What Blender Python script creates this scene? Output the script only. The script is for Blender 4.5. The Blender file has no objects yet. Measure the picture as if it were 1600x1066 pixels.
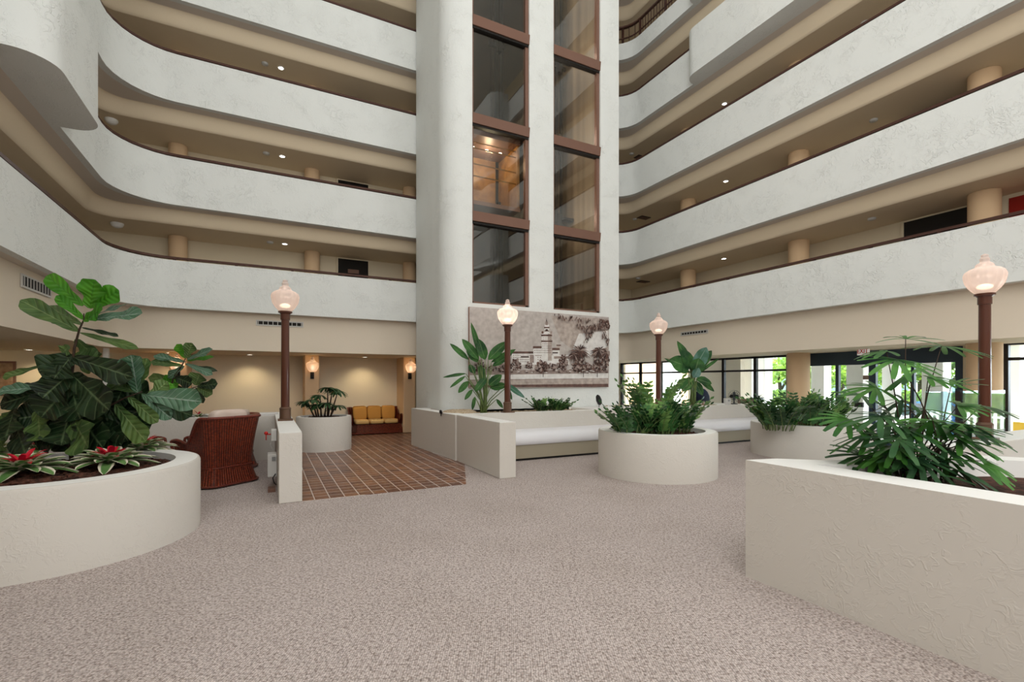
import bpy, math, random
from mathutils import Vector, Matrix
random.seed(7)
C = bpy.context.scene.collection
S = bpy.context.scene
PI = math.pi
A = math.radians(27.02); CA, SA = math.cos(A), math.sin(A)
H = 1.65; F = 748.0; HZ = 596.0
# ---------------------------------------------------------------- camera, world, lights
cd = bpy.data.cameras.new('camera'); cam = bpy.data.objects.new('camera', cd); C.objects.link(cam)
cam.location = (0, 0, H); cam.rotation_euler = (PI/2, 0, -A)
cd.sensor_width = 36; cd.lens = 36*F/1600; cd.shift_y = (HZ-533)/1600; cd.clip_start = .05; cd.clip_end = 400
S.camera = cam
w = bpy.data.worlds.new('world'); S.world = w; w.use_nodes = True
nt = w.node_tree; nt.nodes.clear()
o_ = nt.nodes.new('ShaderNodeOutputWorld'); b_ = nt.nodes.new('ShaderNodeBackground')
b_.inputs[0].default_value = (.86, .93, 1, 1); b_.inputs[1].default_value = 14
nt.links.new(b_.outputs[0], o_.inputs[0])
S.view_settings.view_transform = 'Standard'; S.view_settings.look = 'None'
S.view_settings.exposure = -.48; S.view_settings.gamma = 1
S.view_settings.use_curve_mapping = False
def light(kind, loc, energy, col=(1, 1, 1), size=1, sizey=None, rot=(0, 0, 0), spot=None, name='light', rad=.05):
    l = bpy.data.lights.new(name, kind); l.energy = energy; l.color = col
    if kind == 'AREA':
        l.size = size
        if sizey: l.shape = 'RECTANGLE'; l.size_y = sizey
    elif kind == 'SPOT': l.spot_size = spot; l.spot_blend = .8; l.shadow_soft_size = rad
    elif kind == 'SUN': l.angle = math.radians(1)
    else: l.shadow_soft_size = rad
    o = bpy.data.objects.new(name, l); o.location = loc; o.rotation_euler = rot; C.objects.link(o)
    return o
l_ = light('AREA', (4.2, 1.5, 19.6), 1550, (.97, .99, 1), 13, 22, name='skylight_daylight'); l_.visible_glossy = False
l_ = light('AREA', (-2.6, -3.5, 10), 2000, (.98, .99, 1), 9, 12, rot=(math.radians(88), 0, math.radians(-72)), name='left_fill_light'); l_.visible_glossy = False  # unseen fill light added to brighten the tower's left side
l_ = light('AREA', (10.2, -5, 9), 900, (.98, .99, 1), 7, 12, rot=(math.radians(86), 0, math.radians(75)), name='right_fill_light'); l_.visible_glossy = False  # unseen fill light added from the right for the left parapets
l_ = light('AREA', (3.0, -8.6, 6.5), 620, (.98, .99, 1), 11, 11, rot=(math.radians(86), 0, 0), name='rear_fill_light'); l_.visible_glossy = False  # added frontal fill from behind the camera; no glazing is built there
sun_ = light('SUN', (30, 0, 30), 15, (1, .95, .85), name='sun'); sun_.rotation_mode = 'QUATERNION'; sun_.rotation_quaternion = Vector((-.5, -.25, -.83)).to_track_quat('-Z', 'Y')

# ---------------------------------------------------------------- placing helpers
def P(x, y, Y):                      # pixel + depth along the view axis -> world point
    X = (x-800)/F*Y
    return Vector((CA*X+SA*Y, -SA*X+CA*Y, H+(HZ-y)/F*Y))
def on_y(x, v):                      # world x on the plane y=v seen at pixel column x
    r = (x-800)/F; Y = v/(CA-SA*r); return (CA*r+SA)*Y
def on_x(x, u):                      # world y on the plane x=u seen at pixel column x
    r = (x-800)/F; Y = u/(CA*r+SA); return (CA-SA*r)*Y
def dep_y(x, v): return v/(CA-SA*(x-800)/F)
def dep_x(x, u): return u/(CA*(x-800)/F+SA)

# ---------------------------------------------------------------- mesh builder
class MB:
    def __init__(s): s.v = []; s.f = []; s.m = []; s.uv = []
    def add(s, vs, fs, mi=0, uvs=None):
        n = len(s.v); s.v += [tuple(p) for p in vs]
        for k, f in enumerate(fs):
            s.f.append(tuple(i+n for i in f)); s.m.append(mi)
            s.uv.append([uvs[i] for i in f] if uvs else [(vs[i][0], vs[i][1]) for i in f])
    def box(s, x0, x1, y0, y1, z0, z1, mi=0):
        vs = [(x, y, z) for z in (z0, z1) for y in (y0, y1) for x in (x0, x1)]
        s.add(vs, [(0, 2, 3, 1), (4, 5, 7, 6), (0, 1, 5, 4), (2, 6, 7, 3), (0, 4, 6, 2), (1, 3, 7, 5)], mi)
    def tube(s, pts, r, n=8, mi=0, cap=True, sq=None):
        pts = [Vector(p) for p in pts]; N = len(pts)
        rr = r if isinstance(r, (list, tuple)) else [r]*N
        vs = []; uvs = []; L = 0
        t0 = (pts[1]-pts[0]).normalized()
        up = Vector((0, 0, 1)) if abs(t0.z) < .9 else Vector((1, 0, 0))
        a = t0.cross(up).normalized()
        for i, p in enumerate(pts):
            t = (pts[min(i+1, N-1)]-pts[max(i-1, 0)]).normalized()
            a = (a-t*a.dot(t)).normalized(); b = t.cross(a)
            if i: L += (p-pts[i-1]).length
            for k in range(n):
                an = 2*PI*k/n; vs.append(p+(a*math.cos(an)+b*math.sin(an))*rr[i]); uvs.append((k/n, L))
        fs = [(i*n+k, i*n+(k+1) % n, (i+1)*n+(k+1) % n, (i+1)*n+k) for i in range(N-1) for k in range(n)]
        if cap: fs += [tuple(range(n))[::-1], tuple((N-1)*n+k for k in range(n))]
        s.add(vs, fs, mi, uvs)
    def lathe(s, prof, c=(0, 0, 0), n=24, mi=0):
        vs = []
        for r, z in prof:
            for k in range(n):
                an = 2*PI*k/n; vs.append((c[0]+r*math.cos(an), c[1]+r*math.sin(an), c[2]+z))
        fs = [(i*n+k, i*n+(k+1) % n, (i+1)*n+(k+1) % n, (i+1)*n+k) for i in range(len(prof)-1) for k in range(n)]
        s.add(vs, fs, mi)
    def loops(s, loops, closed_u=True, closed_prof=False, mi=0):   # loops of equal length lofted together
        n = len(loops[0]); vs = [p for l in loops for p in l]; fs = []
        M = len(loops)
        for i in range(M if closed_prof else M-1):
            j = (i+1) % M
            for k in range(n if closed_u else n-1):
                q = (k+1) % n; fs.append((i*n+k, i*n+q, j*n+q, j*n+k))
        s.add(vs, fs, mi)
    def poly(s, pts, mi=0): s.add(pts, [tuple(range(len(pts)))], mi)
    def blob(s, c, r, n=10, sc=(1, 1, 1), jit=0, mi=0, rot=0):
        vs = []; m = n//2+1; cr, sr = math.cos(rot), math.sin(rot)
        for i in range(m):
            ph = PI*i/(m-1)
            for k in range(n):
                th = 2*PI*k/n; q = r*(1+random.uniform(-jit, jit))
                x, y, z = q*math.sin(ph)*math.cos(th)*sc[0], q*math.sin(ph)*math.sin(th)*sc[1], q*math.cos(ph)*sc[2]
                vs.append((c[0]+x*cr-y*sr, c[1]+x*sr+y*cr, c[2]+z))
        s.add(vs, [(i*n+k, (i+1)*n+k, (i+1)*n+(k+1) % n, i*n+(k+1) % n) for i in range(m-1) for k in range(n)], mi)
    def build(s, name, mats, parent=None, smooth=False, bevel=0, loc=None, rot=None, angle=None):
        me = bpy.data.meshes.new(name); me.from_pydata(s.v, [], s.f)
        if not isinstance(mats, (list, tuple)): mats = [mats]
        for m in mats: me.materials.append(m)
        me.polygons.foreach_set('material_index', s.m)
        ul = me.uv_layers.new(name='UVMap'); flat = [c for f in s.uv for q in f for c in q]
        ul.data.foreach_set('uv', flat)
        if smooth: me.polygons.foreach_set('use_smooth', [True]*len(me.polygons))
        me.validate(clean_customdata=False); me.update()
        if smooth and angle: me.set_sharp_from_angle(angle=math.radians(angle))
        o = bpy.data.objects.new(name, me); C.objects.link(o)
        if parent: o.parent = parent
        if loc: o.location = loc
        if rot is not None: o.rotation_euler = (0, 0, rot)
        if bevel:
            b = o.modifiers.new('bevel', 'BEVEL'); b.width = bevel; b.segments = 2; b.limit_method = 'ANGLE'
        return o
def thing(name, label, cat, loc=(0, 0, 0), rot=0, group=None):
    o = bpy.data.objects.new(name, None); o.empty_display_size = .1; C.objects.link(o)
    o.location = loc; o.rotation_euler = (0, 0, rot); o['label'] = label; o['category'] = cat
    if group: o['group'] = group
    return o
def tag(o, label, cat, group=None):
    o['label'] = label; o['category'] = cat
    if group: o['group'] = group
    return o
def struct(o): o['kind'] = 'structure'; return o

# ---------------------------------------------------------------- materials
def srgb(r, g, b):
    return tuple((c/12.92 if c <= .04045 else ((c+.055)/1.055)**2.4) for c in (r/255, g/255, b/255))+(1,)
def mat(name, col, rough=.6, metal=0, spec=.5, bump=None, var=None, emit=None, coat=0, coords='Object', sub=0):
    m = bpy.data.materials.new(name); m.use_nodes = True; t = m.node_tree; p = t.nodes['Principled BSDF']
    p.inputs['Base Color'].default_value = col; p.inputs['Roughness'].default_value = rough
    p.inputs['Metallic'].default_value = metal; p.inputs['Specular IOR Level'].default_value = spec
    p.inputs['Coat Weight'].default_value = coat
    if emit: p.inputs['Emission Color'].default_value = emit[0]; p.inputs['Emission Strength'].default_value = emit[1]
    tc = t.nodes.new('ShaderNodeTexCoord')
    if var:                           # (scale, amount, second colour)
        n = t.nodes.new('ShaderNodeTexNoise'); n.inputs['Scale'].default_value = var[0]; n.inputs['Detail'].default_value = 4
        t.links.new(tc.outputs[coords], n.inputs['Vector'])
        r = t.nodes.new('ShaderNodeValToRGB'); r.color_ramp.elements[0].position = .5-var[1]/2; r.color_ramp.elements[1].position = .5+var[1]/2
        r.color_ramp.elements[0].color = var[2]; r.color_ramp.elements[1].color = col
        t.links.new(n.outputs['Fac'], r.inputs[0]); t.links.new(r.outputs[0], p.inputs['Base Color'])
    if bump:                          # (scale, strength, distance)
        n = t.nodes.new('ShaderNodeTexNoise'); n.inputs['Scale'].default_value = bump[0]; n.inputs['Detail'].default_value = 5
        t.links.new(tc.outputs[coords], n.inputs['Vector'])
        b = t.nodes.new('ShaderNodeBump'); b.inputs['Strength'].default_value = bump[1]; b.inputs['Distance'].default_value = bump[2]
        t.links.new(n.outputs['Fac'], b.inputs['Height']); t.links.new(b.outputs[0], p.inputs['Normal'])
    return m
def stucco(name, col, strength=.5):
    m = mat(name, col, .75, spec=.25); t = m.node_tree; p = t.nodes['Principled BSDF']
    tc = t.nodes.new('ShaderNodeTexCoord')
    n1 = t.nodes.new('ShaderNodeTexNoise'); n1.inputs['Scale'].default_value = 2.6; n1.inputs['Detail'].default_value = 6; n1.inputs['Distortion'].default_value = .3
    n2 = t.nodes.new('ShaderNodeTexNoise'); n2.inputs['Scale'].default_value = 14; n2.inputs['Detail'].default_value = 3; n2.inputs['Distortion'].default_value = .8
    for n in (n1, n2): t.links.new(tc.outputs['Object'], n.inputs['Vector'])
    r = t.nodes.new('ShaderNodeValToRGB'); e = r.color_ramp.elements
    e[0].position = .50; e[0].color = (0, 0, 0, 1); e[1].position = .64; e[1].color = (.35, .35, .35, 1)
    q = r.color_ramp.elements.new(.56); q.color = (1, 1, 1, 1)
    t.links.new(n2.outputs['Fac'], r.inputs[0])
    g = t.nodes.new('ShaderNodeMapRange'); g.inputs[1].default_value = .40; g.inputs[2].default_value = .72
    t.links.new(n1.outputs['Fac'], g.inputs[0])
    mu = t.nodes.new('ShaderNodeMath'); mu.operation = 'MULTIPLY'; t.links.new(r.outputs[0], mu.inputs[0]); t.links.new(g.outputs[0], mu.inputs[1])
    ad = t.nodes.new('ShaderNodeMath'); ad.operation = 'ADD'; t.links.new(mu.outputs[0], ad.inputs[0]); t.links.new(n1.outputs['Fac'], ad.inputs[1])
    b = t.nodes.new('ShaderNodeBump'); b.inputs['Strength'].default_value = strength; b.inputs['Distance'].default_value = .012
    t.links.new(ad.outputs[0], b.inputs['Height']); t.links.new(b.outputs[0], p.inputs['Normal'])
    return m
WHITE = stucco('white_stucco', srgb(224, 226, 222), .75)
PLANT = stucco('planter_stucco', srgb(208, 202, 193), .32)
CAPW = mat('smooth_white_cap', srgb(238, 236, 231), .6, bump=(20, .1, .01))
TAN = mat('tan_plaster', srgb(226, 213, 194), .8, bump=(18, .15, .01))
COVE = mat('gallery_ceiling_paint', srgb(236, 219, 190), .8, bump=(25, .12, .01))
SOFF = mat('soffit_paint', srgb(218, 208, 196), .8, bump=(25, .12, .01))
CREAM = mat('cream_wall', srgb(226, 212, 184), .8, bump=(18, .1, .01))
COLM = mat('column_paint', srgb(222, 190, 152), .75, bump=(20, .1, .01))
RAIL = mat('brown_rail_metal', srgb(82, 55, 48), .35, .3)
BRONZE = mat('bronze_frame', srgb(126, 94, 80), .45, .2)
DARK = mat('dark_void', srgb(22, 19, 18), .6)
BLACK = mat('black_plastic', srgb(20, 20, 22), .4)
GREYW = mat('light_grey_plastic', srgb(205, 203, 198), .4)
POLE = mat('brown_pole_paint', srgb(84, 44, 30), .35, .1, coat=.3)
def carpet():
    m = mat('loop_carpet', srgb(180, 170, 162), .95, spec=.1); t = m.node_tree; p = t.nodes['Principled BSDF']
    tc = t.nodes.new('ShaderNodeTexCoord'); mp = t.nodes.new('ShaderNodeMapping'); mp.inputs['Rotation'].default_value = (0, 0, A)
    t.links.new(tc.outputs['Object'], mp.inputs['Vector'])
    v = t.nodes.new('ShaderNodeTexVoronoi'); v.inputs['Scale'].default_value = 72; v.inputs['Randomness'].default_value = .45
    n = t.nodes.new('ShaderNodeTexNoise'); n.inputs['Scale'].default_value = 45; n.inputs['Detail'].default_value = 3
    n3 = t.nodes.new('ShaderNodeTexNoise'); n3.inputs['Scale'].default_value = .9; n3.inputs['Detail'].default_value = 3
    for k in (v, n, n3): t.links.new(mp.outputs[0], k.inputs['Vector'])
    r = t.nodes.new('ShaderNodeValToRGB'); e = r.color_ramp.elements
    e[0].position = .15; e[0].color = srgb(222, 209, 203); e[1].position = .85; e[1].color = srgb(124, 113, 108)
    t.links.new(v.outputs['Distance'], r.inputs[0])
    mx = t.nodes.new('ShaderNodeMix'); mx.data_type = 'RGBA'; mx.blend_type = 'MULTIPLY'; mx.inputs[0].default_value = .75
    r2 = t.nodes.new('ShaderNodeValToRGB'); r2.color_ramp.elements[0].position = .36; r2.color_ramp.elements[0].color = srgb(190, 180, 174)
    r2.color_ramp.elements[1].position = .52; r2.color_ramp.elements[1].color = (1, 1, 1, 1)
    t.links.new(n.outputs['Fac'], r2.inputs[0]); t.links.new(r.outputs[0], mx.inputs[6]); t.links.new(r2.outputs[0], mx.inputs[7])
    mx2 = t.nodes.new('ShaderNodeMix'); mx2.data_type = 'RGBA'; mx2.blend_type = 'MULTIPLY'; mx2.inputs[0].default_value = .3
    t.links.new(mx.outputs[2], mx2.inputs[6]); t.links.new(n3.outputs['Color'], mx2.inputs[7])
    r3 = t.nodes.new('ShaderNodeValToRGB'); r3.color_ramp.elements[0].position = .35; r3.color_ramp.elements[0].color = (.78, .76, .72, 1); r3.color_ramp.elements[1].position = .55; r3.color_ramp.elements[1].color = (1, 1, 1, 1)
    t.links.new(n3.outputs['Fac'], r3.inputs[0]); t.links.new(r3.outputs[0], mx2.inputs[7])
    t.links.new(mx2.outputs[2], p.inputs['Base Color'])
    b = t.nodes.new('ShaderNodeBump'); b.inputs['Strength'].default_value = .7; b.inputs['Distance'].default_value = .006; b.invert = True
    t.links.new(v.outputs['Distance'], b.inputs['Height']); t.links.new(b.outputs[0], p.inputs['Normal'])
    return m
CARPET = carpet(); LOBBYW = mat('lobby_wall_paint', srgb(236, 224, 200), .8, bump=(18, .1, .01))
def tiles():
    m = mat('terracotta_pavers', srgb(150, 90, 60), .3, spec=.5); t = m.node_tree; p = t.nodes['Principled BSDF']
    tc = t.nodes.new('ShaderNodeTexCoord')
    mp = t.nodes.new('ShaderNodeMapping'); mp.inputs['Location'].default_value = (.02, .05, 0)
    b = t.nodes.new('ShaderNodeTexBrick'); b.offset = 0; b.inputs['Scale'].default_value = 1
    b.inputs['Brick Width'].default_value = .2; b.inputs['Row Height'].default_value = .2; b.inputs['Mortar Size'].default_value = .0075
    b.inputs['Color1'].default_value = srgb(96, 58, 42); b.inputs['Color2'].default_value = srgb(140, 92, 62); b.inputs['Mortar'].default_value = srgb(200, 188, 180)
    b.inputs['Mortar Smooth'].default_value = .1
    t.links.new(tc.outputs['Object'], mp.inputs[0]); t.links.new(mp.outputs[0], b.inputs['Vector'])
    n = t.nodes.new('ShaderNodeTexNoise'); n.inputs['Scale'].default_value = 9; n.inputs['Detail'].default_value = 4
    t.links.new(tc.outputs['Object'], n.inputs['Vector'])
    mx = t.nodes.new('ShaderNodeMix'); mx.data_type = 'RGBA'; mx.blend_type = 'OVERLAY'; mx.inputs[0].default_value = .35
    t.links.new(b.outputs['Color'], mx.inputs[6]); t.links.new(n.outputs['Fac'], mx.inputs[7]); t.links.new(mx.outputs[2], p.inputs['Base Color'])
    bp = t.nodes.new('ShaderNodeBump'); bp.inputs['Strength'].default_value = .4; bp.inputs['Distance'].default_value = .004; bp.invert = True
    t.links.new(b.outputs['Fac'], bp.inputs['Height']); t.links.new(bp.outputs[0], p.inputs['Normal'])
    mr = t.nodes.new('ShaderNodeMapRange'); mr.inputs[3].default_value = .22; mr.inputs[4].default_value = .42
    t.links.new(n.outputs['Fac'], mr.inputs[0]); t.links.new(mr.outputs[0], p.inputs['Roughness'])
    return m
TILE = tiles()
def glass(name, refl=.25, tint=(1, 1, 1, 1), rough=0):
    m = bpy.data.materials.new(name); m.use_nodes = True; t = m.node_tree; t.nodes.clear()
    o = t.nodes.new('ShaderNodeOutputMaterial'); mx = t.nodes.new('ShaderNodeMixShader'); a = t.nodes.new('ShaderNodeBsdfTransparent'); g = t.nodes.new('ShaderNodeBsdfGlossy')
    a.inputs[0].default_value = tint; g.inputs['Roughness'].default_value = rough; g.inputs[0].default_value = (1, 1, 1, 1)
    lw = t.nodes.new('ShaderNodeLayerWeight'); lw.inputs[0].default_value = .5
    pw = t.nodes.new('ShaderNodeMath'); pw.operation = 'POWER'; pw.inputs[1].default_value = 4; t.links.new(lw.outputs['Facing'], pw.inputs[0])
    ad = t.nodes.new('ShaderNodeMath'); ad.operation = 'ADD'; ad.inputs[1].default_value = refl; ad.use_clamp = True
    t.links.new(pw.outputs[0], ad.inputs[0]); t.links.new(ad.outputs[0], mx.inputs[0])
    t.links.new(a.outputs[0], mx.inputs[1]); t.links.new(g.outputs[0], mx.inputs[2]); t.links.new(mx.outputs[0], o.inputs[0])
    return m
SHAFTG = glass('shaft_glass', .06, (.92, .9, .86, 1))
WING = glass('window_glass', .02, (.93, .96, .97, 1))
RAILG = glass('teal_rail_glass', .05, (.72, .86, .9, 1))
def globe_mat():
    m = bpy.data.materials.new('ribbed_globe_glass'); m.use_nodes = True; t = m.node_tree; t.nodes.clear()
    o = t.nodes.new('ShaderNodeOutputMaterial'); a = t.nodes.new('ShaderNodeBsdfTransparent'); g = t.nodes.new('ShaderNodeBsdfGlossy'); tr = t.nodes.new('ShaderNodeBsdfTranslucent'); df = t.nodes.new('ShaderNodeBsdfDiffuse')
    a.inputs[0].default_value = (1, .93, .9, 1); tr.inputs[0].default_value = (1, .84, .76, 1); df.inputs[0].default_value = (.95, .84, .8, 1); g.inputs['Roughness'].default_value = .08
    lw = t.nodes.new('ShaderNodeLayerWeight'); lw.inputs[0].default_value = .35
    m1 = t.nodes.new('ShaderNodeMixShader'); m1.inputs[0].default_value = .5
    t.links.new(tr.outputs[0], m1.inputs[1]); t.links.new(df.outputs[0], m1.inputs[2])
    mr = t.nodes.new('ShaderNodeMapRange'); mr.inputs[3].default_value = .40; mr.inputs[4].default_value = .9
    t.links.new(lw.outputs['Facing'], mr.inputs[0])
    m2 = t.nodes.new('ShaderNodeMixShader'); t.links.new(mr.outputs[0], m2.inputs[0]); t.links.new(a.outputs[0], m2.inputs[1]); t.links.new(m1.outputs[0], m2.inputs[2])
    m3 = t.nodes.new('ShaderNodeMixShader'); m3.inputs[0].default_value = .08; t.links.new(m2.outputs[0], m3.inputs[1]); t.links.new(g.outputs[0], m3.inputs[2])
    t.links.new(m3.outputs[0], o.inputs[0]); return m
GLOBE = globe_mat()
BULB = mat('lit_bulb', (1, .8, .6, 1), emit=((1, .84, .64, 1), 2.2))
LED = mat('lit_downlight', (1, 1, 1, 1), emit=((1, .95, .85, 1), 14))
def leafmat(name, col, col2, vein=None, rough=.35, nv=9, trans=.15, edge=None, vs=.5):
    m = mat(name, col, rough, spec=.5); t = m.node_tree; p = t.nodes['Principled BSDF']
    uv = t.nodes.new('ShaderNodeUVMap'); sp = t.nodes.new('ShaderNodeSeparateXYZ'); t.links.new(uv.outputs[0], sp.inputs[0])
    tc = t.nodes.new('ShaderNodeTexCoord'); n = t.nodes.new('ShaderNodeTexNoise'); n.inputs['Scale'].default_value = 3.5
    t.links.new(tc.outputs['Object'], n.inputs[0])
    r = t.nodes.new('ShaderNodeValToRGB'); r.color_ramp.elements[0].position = .38; r.color_ramp.elements[1].position = .62
    r.color_ramp.elements[0].color = col2; r.color_ramp.elements[1].color = col
    t.links.new(n.outputs['Fac'], r.inputs[0]); last = r.outputs[0]
    def M(op, a, b=None, clamp=False):
        k = t.nodes.new('ShaderNodeMath'); k.operation = op; k.use_clamp = clamp
        for i, q in enumerate((a, b)):
            if q is None: continue
            if isinstance(q, (int, float)): k.inputs[i].default_value = q
            else: t.links.new(q, k.inputs[i])
        return k.outputs[0]
    ax = M('ABSOLUTE', M('SUBTRACT', sp.outputs[0], .5))
    if vein:
        mid = M('SUBTRACT', 1, M('MULTIPLY', ax, 22), True)
        ph = M('MULTIPLY', M('SUBTRACT', sp.outputs[1], M('MULTIPLY', ax, .35)), nv*2*PI)
        lat = M('MULTIPLY', M('SUBTRACT', M('COSINE', ph), .9, True), 9, True)
        vm = M('MULTIPLY', M('MAXIMUM', mid, M('MULTIPLY', lat, .55)), vs)
        mx = t.nodes.new('ShaderNodeMix'); mx.data_type = 'RGBA'; t.links.new(vm, mx.inputs[0]); t.links.new(last, mx.inputs[6]); mx.inputs[7].default_value = vein; last = mx.outputs[2]
        b = t.nodes.new('ShaderNodeBump'); b.inputs['Strength'].default_value = .6; b.inputs['Distance'].default_value = .006; b.invert = True
        t.links.new(M('COSINE', ph), b.inputs['Height']); t.links.new(b.outputs[0], p.inputs['Normal'])
    if edge:
        em = M('MULTIPLY', M('SUBTRACT', ax, edge[1]), 14, True)
        mx = t.nodes.new('ShaderNodeMix'); mx.data_type = 'RGBA'; t.links.new(em, mx.inputs[0]); t.links.new(last, mx.inputs[6]); mx.inputs[7].default_value = edge[0]; last = mx.outputs[2]
    t.links.new(last, p.inputs['Base Color'])
    tr = t.nodes.new('ShaderNodeBsdfTranslucent'); t.links.new(last, tr.inputs[0]); ms = t.nodes.new('ShaderNodeMixShader'); ms.inputs[0].default_value = trans
    out = t.nodes['Material Output']; t.links.new(p.outputs[0], ms.inputs[1]); t.links.new(tr.outputs[0], ms.inputs[2]); t.links.new(ms.outputs[0], out.inputs[0])
    return m
FIGD = leafmat('fig_leaf_dark', srgb(36, 58, 34), srgb(18, 32, 20), srgb(130, 155, 110), .3, 7)
FIGM = leafmat('fig_leaf_mid', srgb(92, 118, 62), srgb(60, 88, 46), srgb(160, 175, 120), .35, 7)
FIGB = leafmat('fig_leaf_new', srgb(88, 156, 40), srgb(60, 130, 30), srgb(40, 100, 30), .35, 7, .35)
FIGS = leafmat('fig_leaf_glossy', srgb(96, 128, 104), srgb(70, 105, 78), srgb(190, 205, 195), .12, 8)
BROM = leafmat('bromeliad_leaf', srgb(112, 150, 86), srgb(80, 120, 62), None, .35, edge=(srgb(232, 222, 200), .28))
BROR = leafmat('bromeliad_red_bract', srgb(215, 32, 48), srgb(180, 20, 50), None, .35)
PALM = leafmat('palm_leaflet', srgb(80, 134, 56), srgb(44, 92, 42), None, .3, trans=.25)
PALMD = leafmat('palm_leaflet_dark', srgb(60, 98, 56), srgb(34, 66, 40), None, .35)
ZZ = leafmat('zz_leaflet', srgb(66, 112, 60), srgb(34, 66, 38), None, .25)
ZZL = leafmat('zz_leaflet_new', srgb(120, 158, 84), srgb(60, 104, 50), None, .3)
BOP = leafmat('paradise_leaf', srgb(68, 118, 58), srgb(38, 80, 46), srgb(150, 180, 120), .25, 16, vs=.5)
BOPS = leafmat('paradise_leaf_glossy', srgb(110, 150, 140), srgb(70, 115, 90), srgb(180, 205, 190), .12, 16)
STEM = mat('green_stem', srgb(108, 128, 72), .5, var=(8, .4, srgb(80, 96, 56)))
TWIG = mat('brown_twig', srgb(66, 50, 38), .7, var=(20, .4, srgb(40, 30, 24)))
MULCH = mat('bark_mulch', srgb(96, 58, 44), .9, var=(14, .3, srgb(40, 24, 18)), bump=(30, 1, .03))
SAND = mat('tan_gravel', srgb(205, 186, 158), .95, var=(40, .3, srgb(160, 138, 112)), bump=(50, 1, .02))
def wicker(name, c1, c2):
    m = mat(name, c1, .28, spec=.6, coat=.3); t = m.node_tree; p = t.nodes['Principled BSDF']
    uv = t.nodes.new('ShaderNodeUVMap')
    b = t.nodes.new('ShaderNodeTexBrick'); b.inputs['Scale'].default_value = 1; b.inputs['Brick Width'].default_value = .034; b.inputs['Row Height'].default_value = .016; b.inputs['Mortar Size'].default_value = .0026; b.inputs['Mortar Smooth'].default_value = .8
    b.inputs['Color1'].default_value = c1; b.inputs['Color2'].default_value = c2; b.inputs['Mortar'].default_value = (.015, .005, .003, 1)
    t.links.new(uv.outputs[0], b.inputs['Vector'])
    wv = t.nodes.new('ShaderNodeTexWave'); wv.inputs['Scale'].default_value = 9; wv.bands_direction = 'X'; t.links.new(uv.outputs[0], wv.inputs['Vector'])
    mx = t.nodes.new('ShaderNodeMix'); mx.data_type = 'RGBA'; mx.blend_type = 'MULTIPLY'; mx.inputs[0].default_value = .6
    t.links.new(b.outputs['Color'], mx.inputs[6]); t.links.new(wv.outputs['Color'], mx.inputs[7]); t.links.new(mx.outputs[2], p.inputs['Base Color'])
    ad = t.nodes.new('ShaderNodeMath'); ad.operation = 'SUBTRACT'; t.links.new(wv.outputs['Fac'], ad.inputs[0]); t.links.new(b.outputs['Fac'], ad.inputs[1])
    bp = t.nodes.new('ShaderNodeBump'); bp.inputs['Strength'].default_value = 1; bp.inputs['Distance'].default_value = .012
    t.links.new(ad.outputs[0], bp.inputs['Height']); t.links.new(bp.outputs[0], p.inputs['Normal'])
    return m
WICK = wicker('red_brown_wicker', srgb(182, 76, 42), srgb(124, 42, 24))
WICKT = mat('wicker_braid', srgb(132, 54, 36), .3, coat=.3, bump=(120, .8, .006), var=(60, .3, srgb(70, 24, 16)))
CUSHW = mat('pale_cushion_fabric', srgb(214, 196, 182), .9, var=(6, .5, srgb(200, 178, 164)), bump=(200, .2, .002))
CUSHA = mat('amber_cushion_fabric', srgb(206, 150, 74), .85, bump=(200, .2, .002))
CUSHY = mat('pale_yellow_cushion_fabric', srgb(226, 186, 120), .85, bump=(200, .2, .002))
VINYL = mat('white_vinyl', srgb(226, 224, 226), .42, spec=.4)
BASEB = mat('bench_base_paint', srgb(160, 150, 130), .7)

# ---------------------------------------------------------------- setting: floor, galleries, walls
U0, U1, V0, V1 = -2.96, 11.26, -9.5, 13.36        # the atrium opening
RB = 16.0                                          # ground back wall
b = MB(); b.box(-7, 13.6, -12, 16.2, -.1, 0); struct(b.build('floor', CARPET))
b = MB(); vs = [(.42, 7.15), (2.83, 7.17), (3.5, 8.95), (3.42, 12.2), (9.6, 12.2), (9.6, 16), (-5, 16), (-5, 11.9), (.42, 11.9)]
b.add([(x, y, 0.0) for x, y in vs]+[(x, y, .006) for x, y in vs], [tuple(range(9, 18))]+[(i, (i+1) % 9, 9+(i+1) % 9, 9+i) for i in range(9)])
struct(b.build('floor', TILE))
def ring(d, r, z, n=8, r2=None):
    x0, x1, y0, y1 = U0-d, U1+d, V0-d, V1+d; out = []
    rs = (r2 or r, r2 or r, r2 or r, r)
    rs = (r, r2 or r, r, r)
    for (cx, cy, a0, rr) in ((x1, y0, -90, r), (x1, y1, 0, r2 or r), (x0, y1, 90, r), (x0, y0, 180, r)):
        sx = -1 if cx == x1 else 1; sy = -1 if cy == y1 else 1
        for k in range(n+1):
            an = math.radians(a0+90*k/n); out.append((cx+sx*rr+rr*math.cos(an), cy+sy*rr+rr*math.sin(an), z))
    return out
ZB = 1.69+H; ST = 2.38; PH = 1.10
NAMES = {2: 'second level, lowest above the lobby', 3: 'third level, next above the lowest', 4: 'fourth level', 5: 'fifth level', 6: 'sixth level, with open metal railing', 7: 'seventh level near the skylight'}
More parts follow.
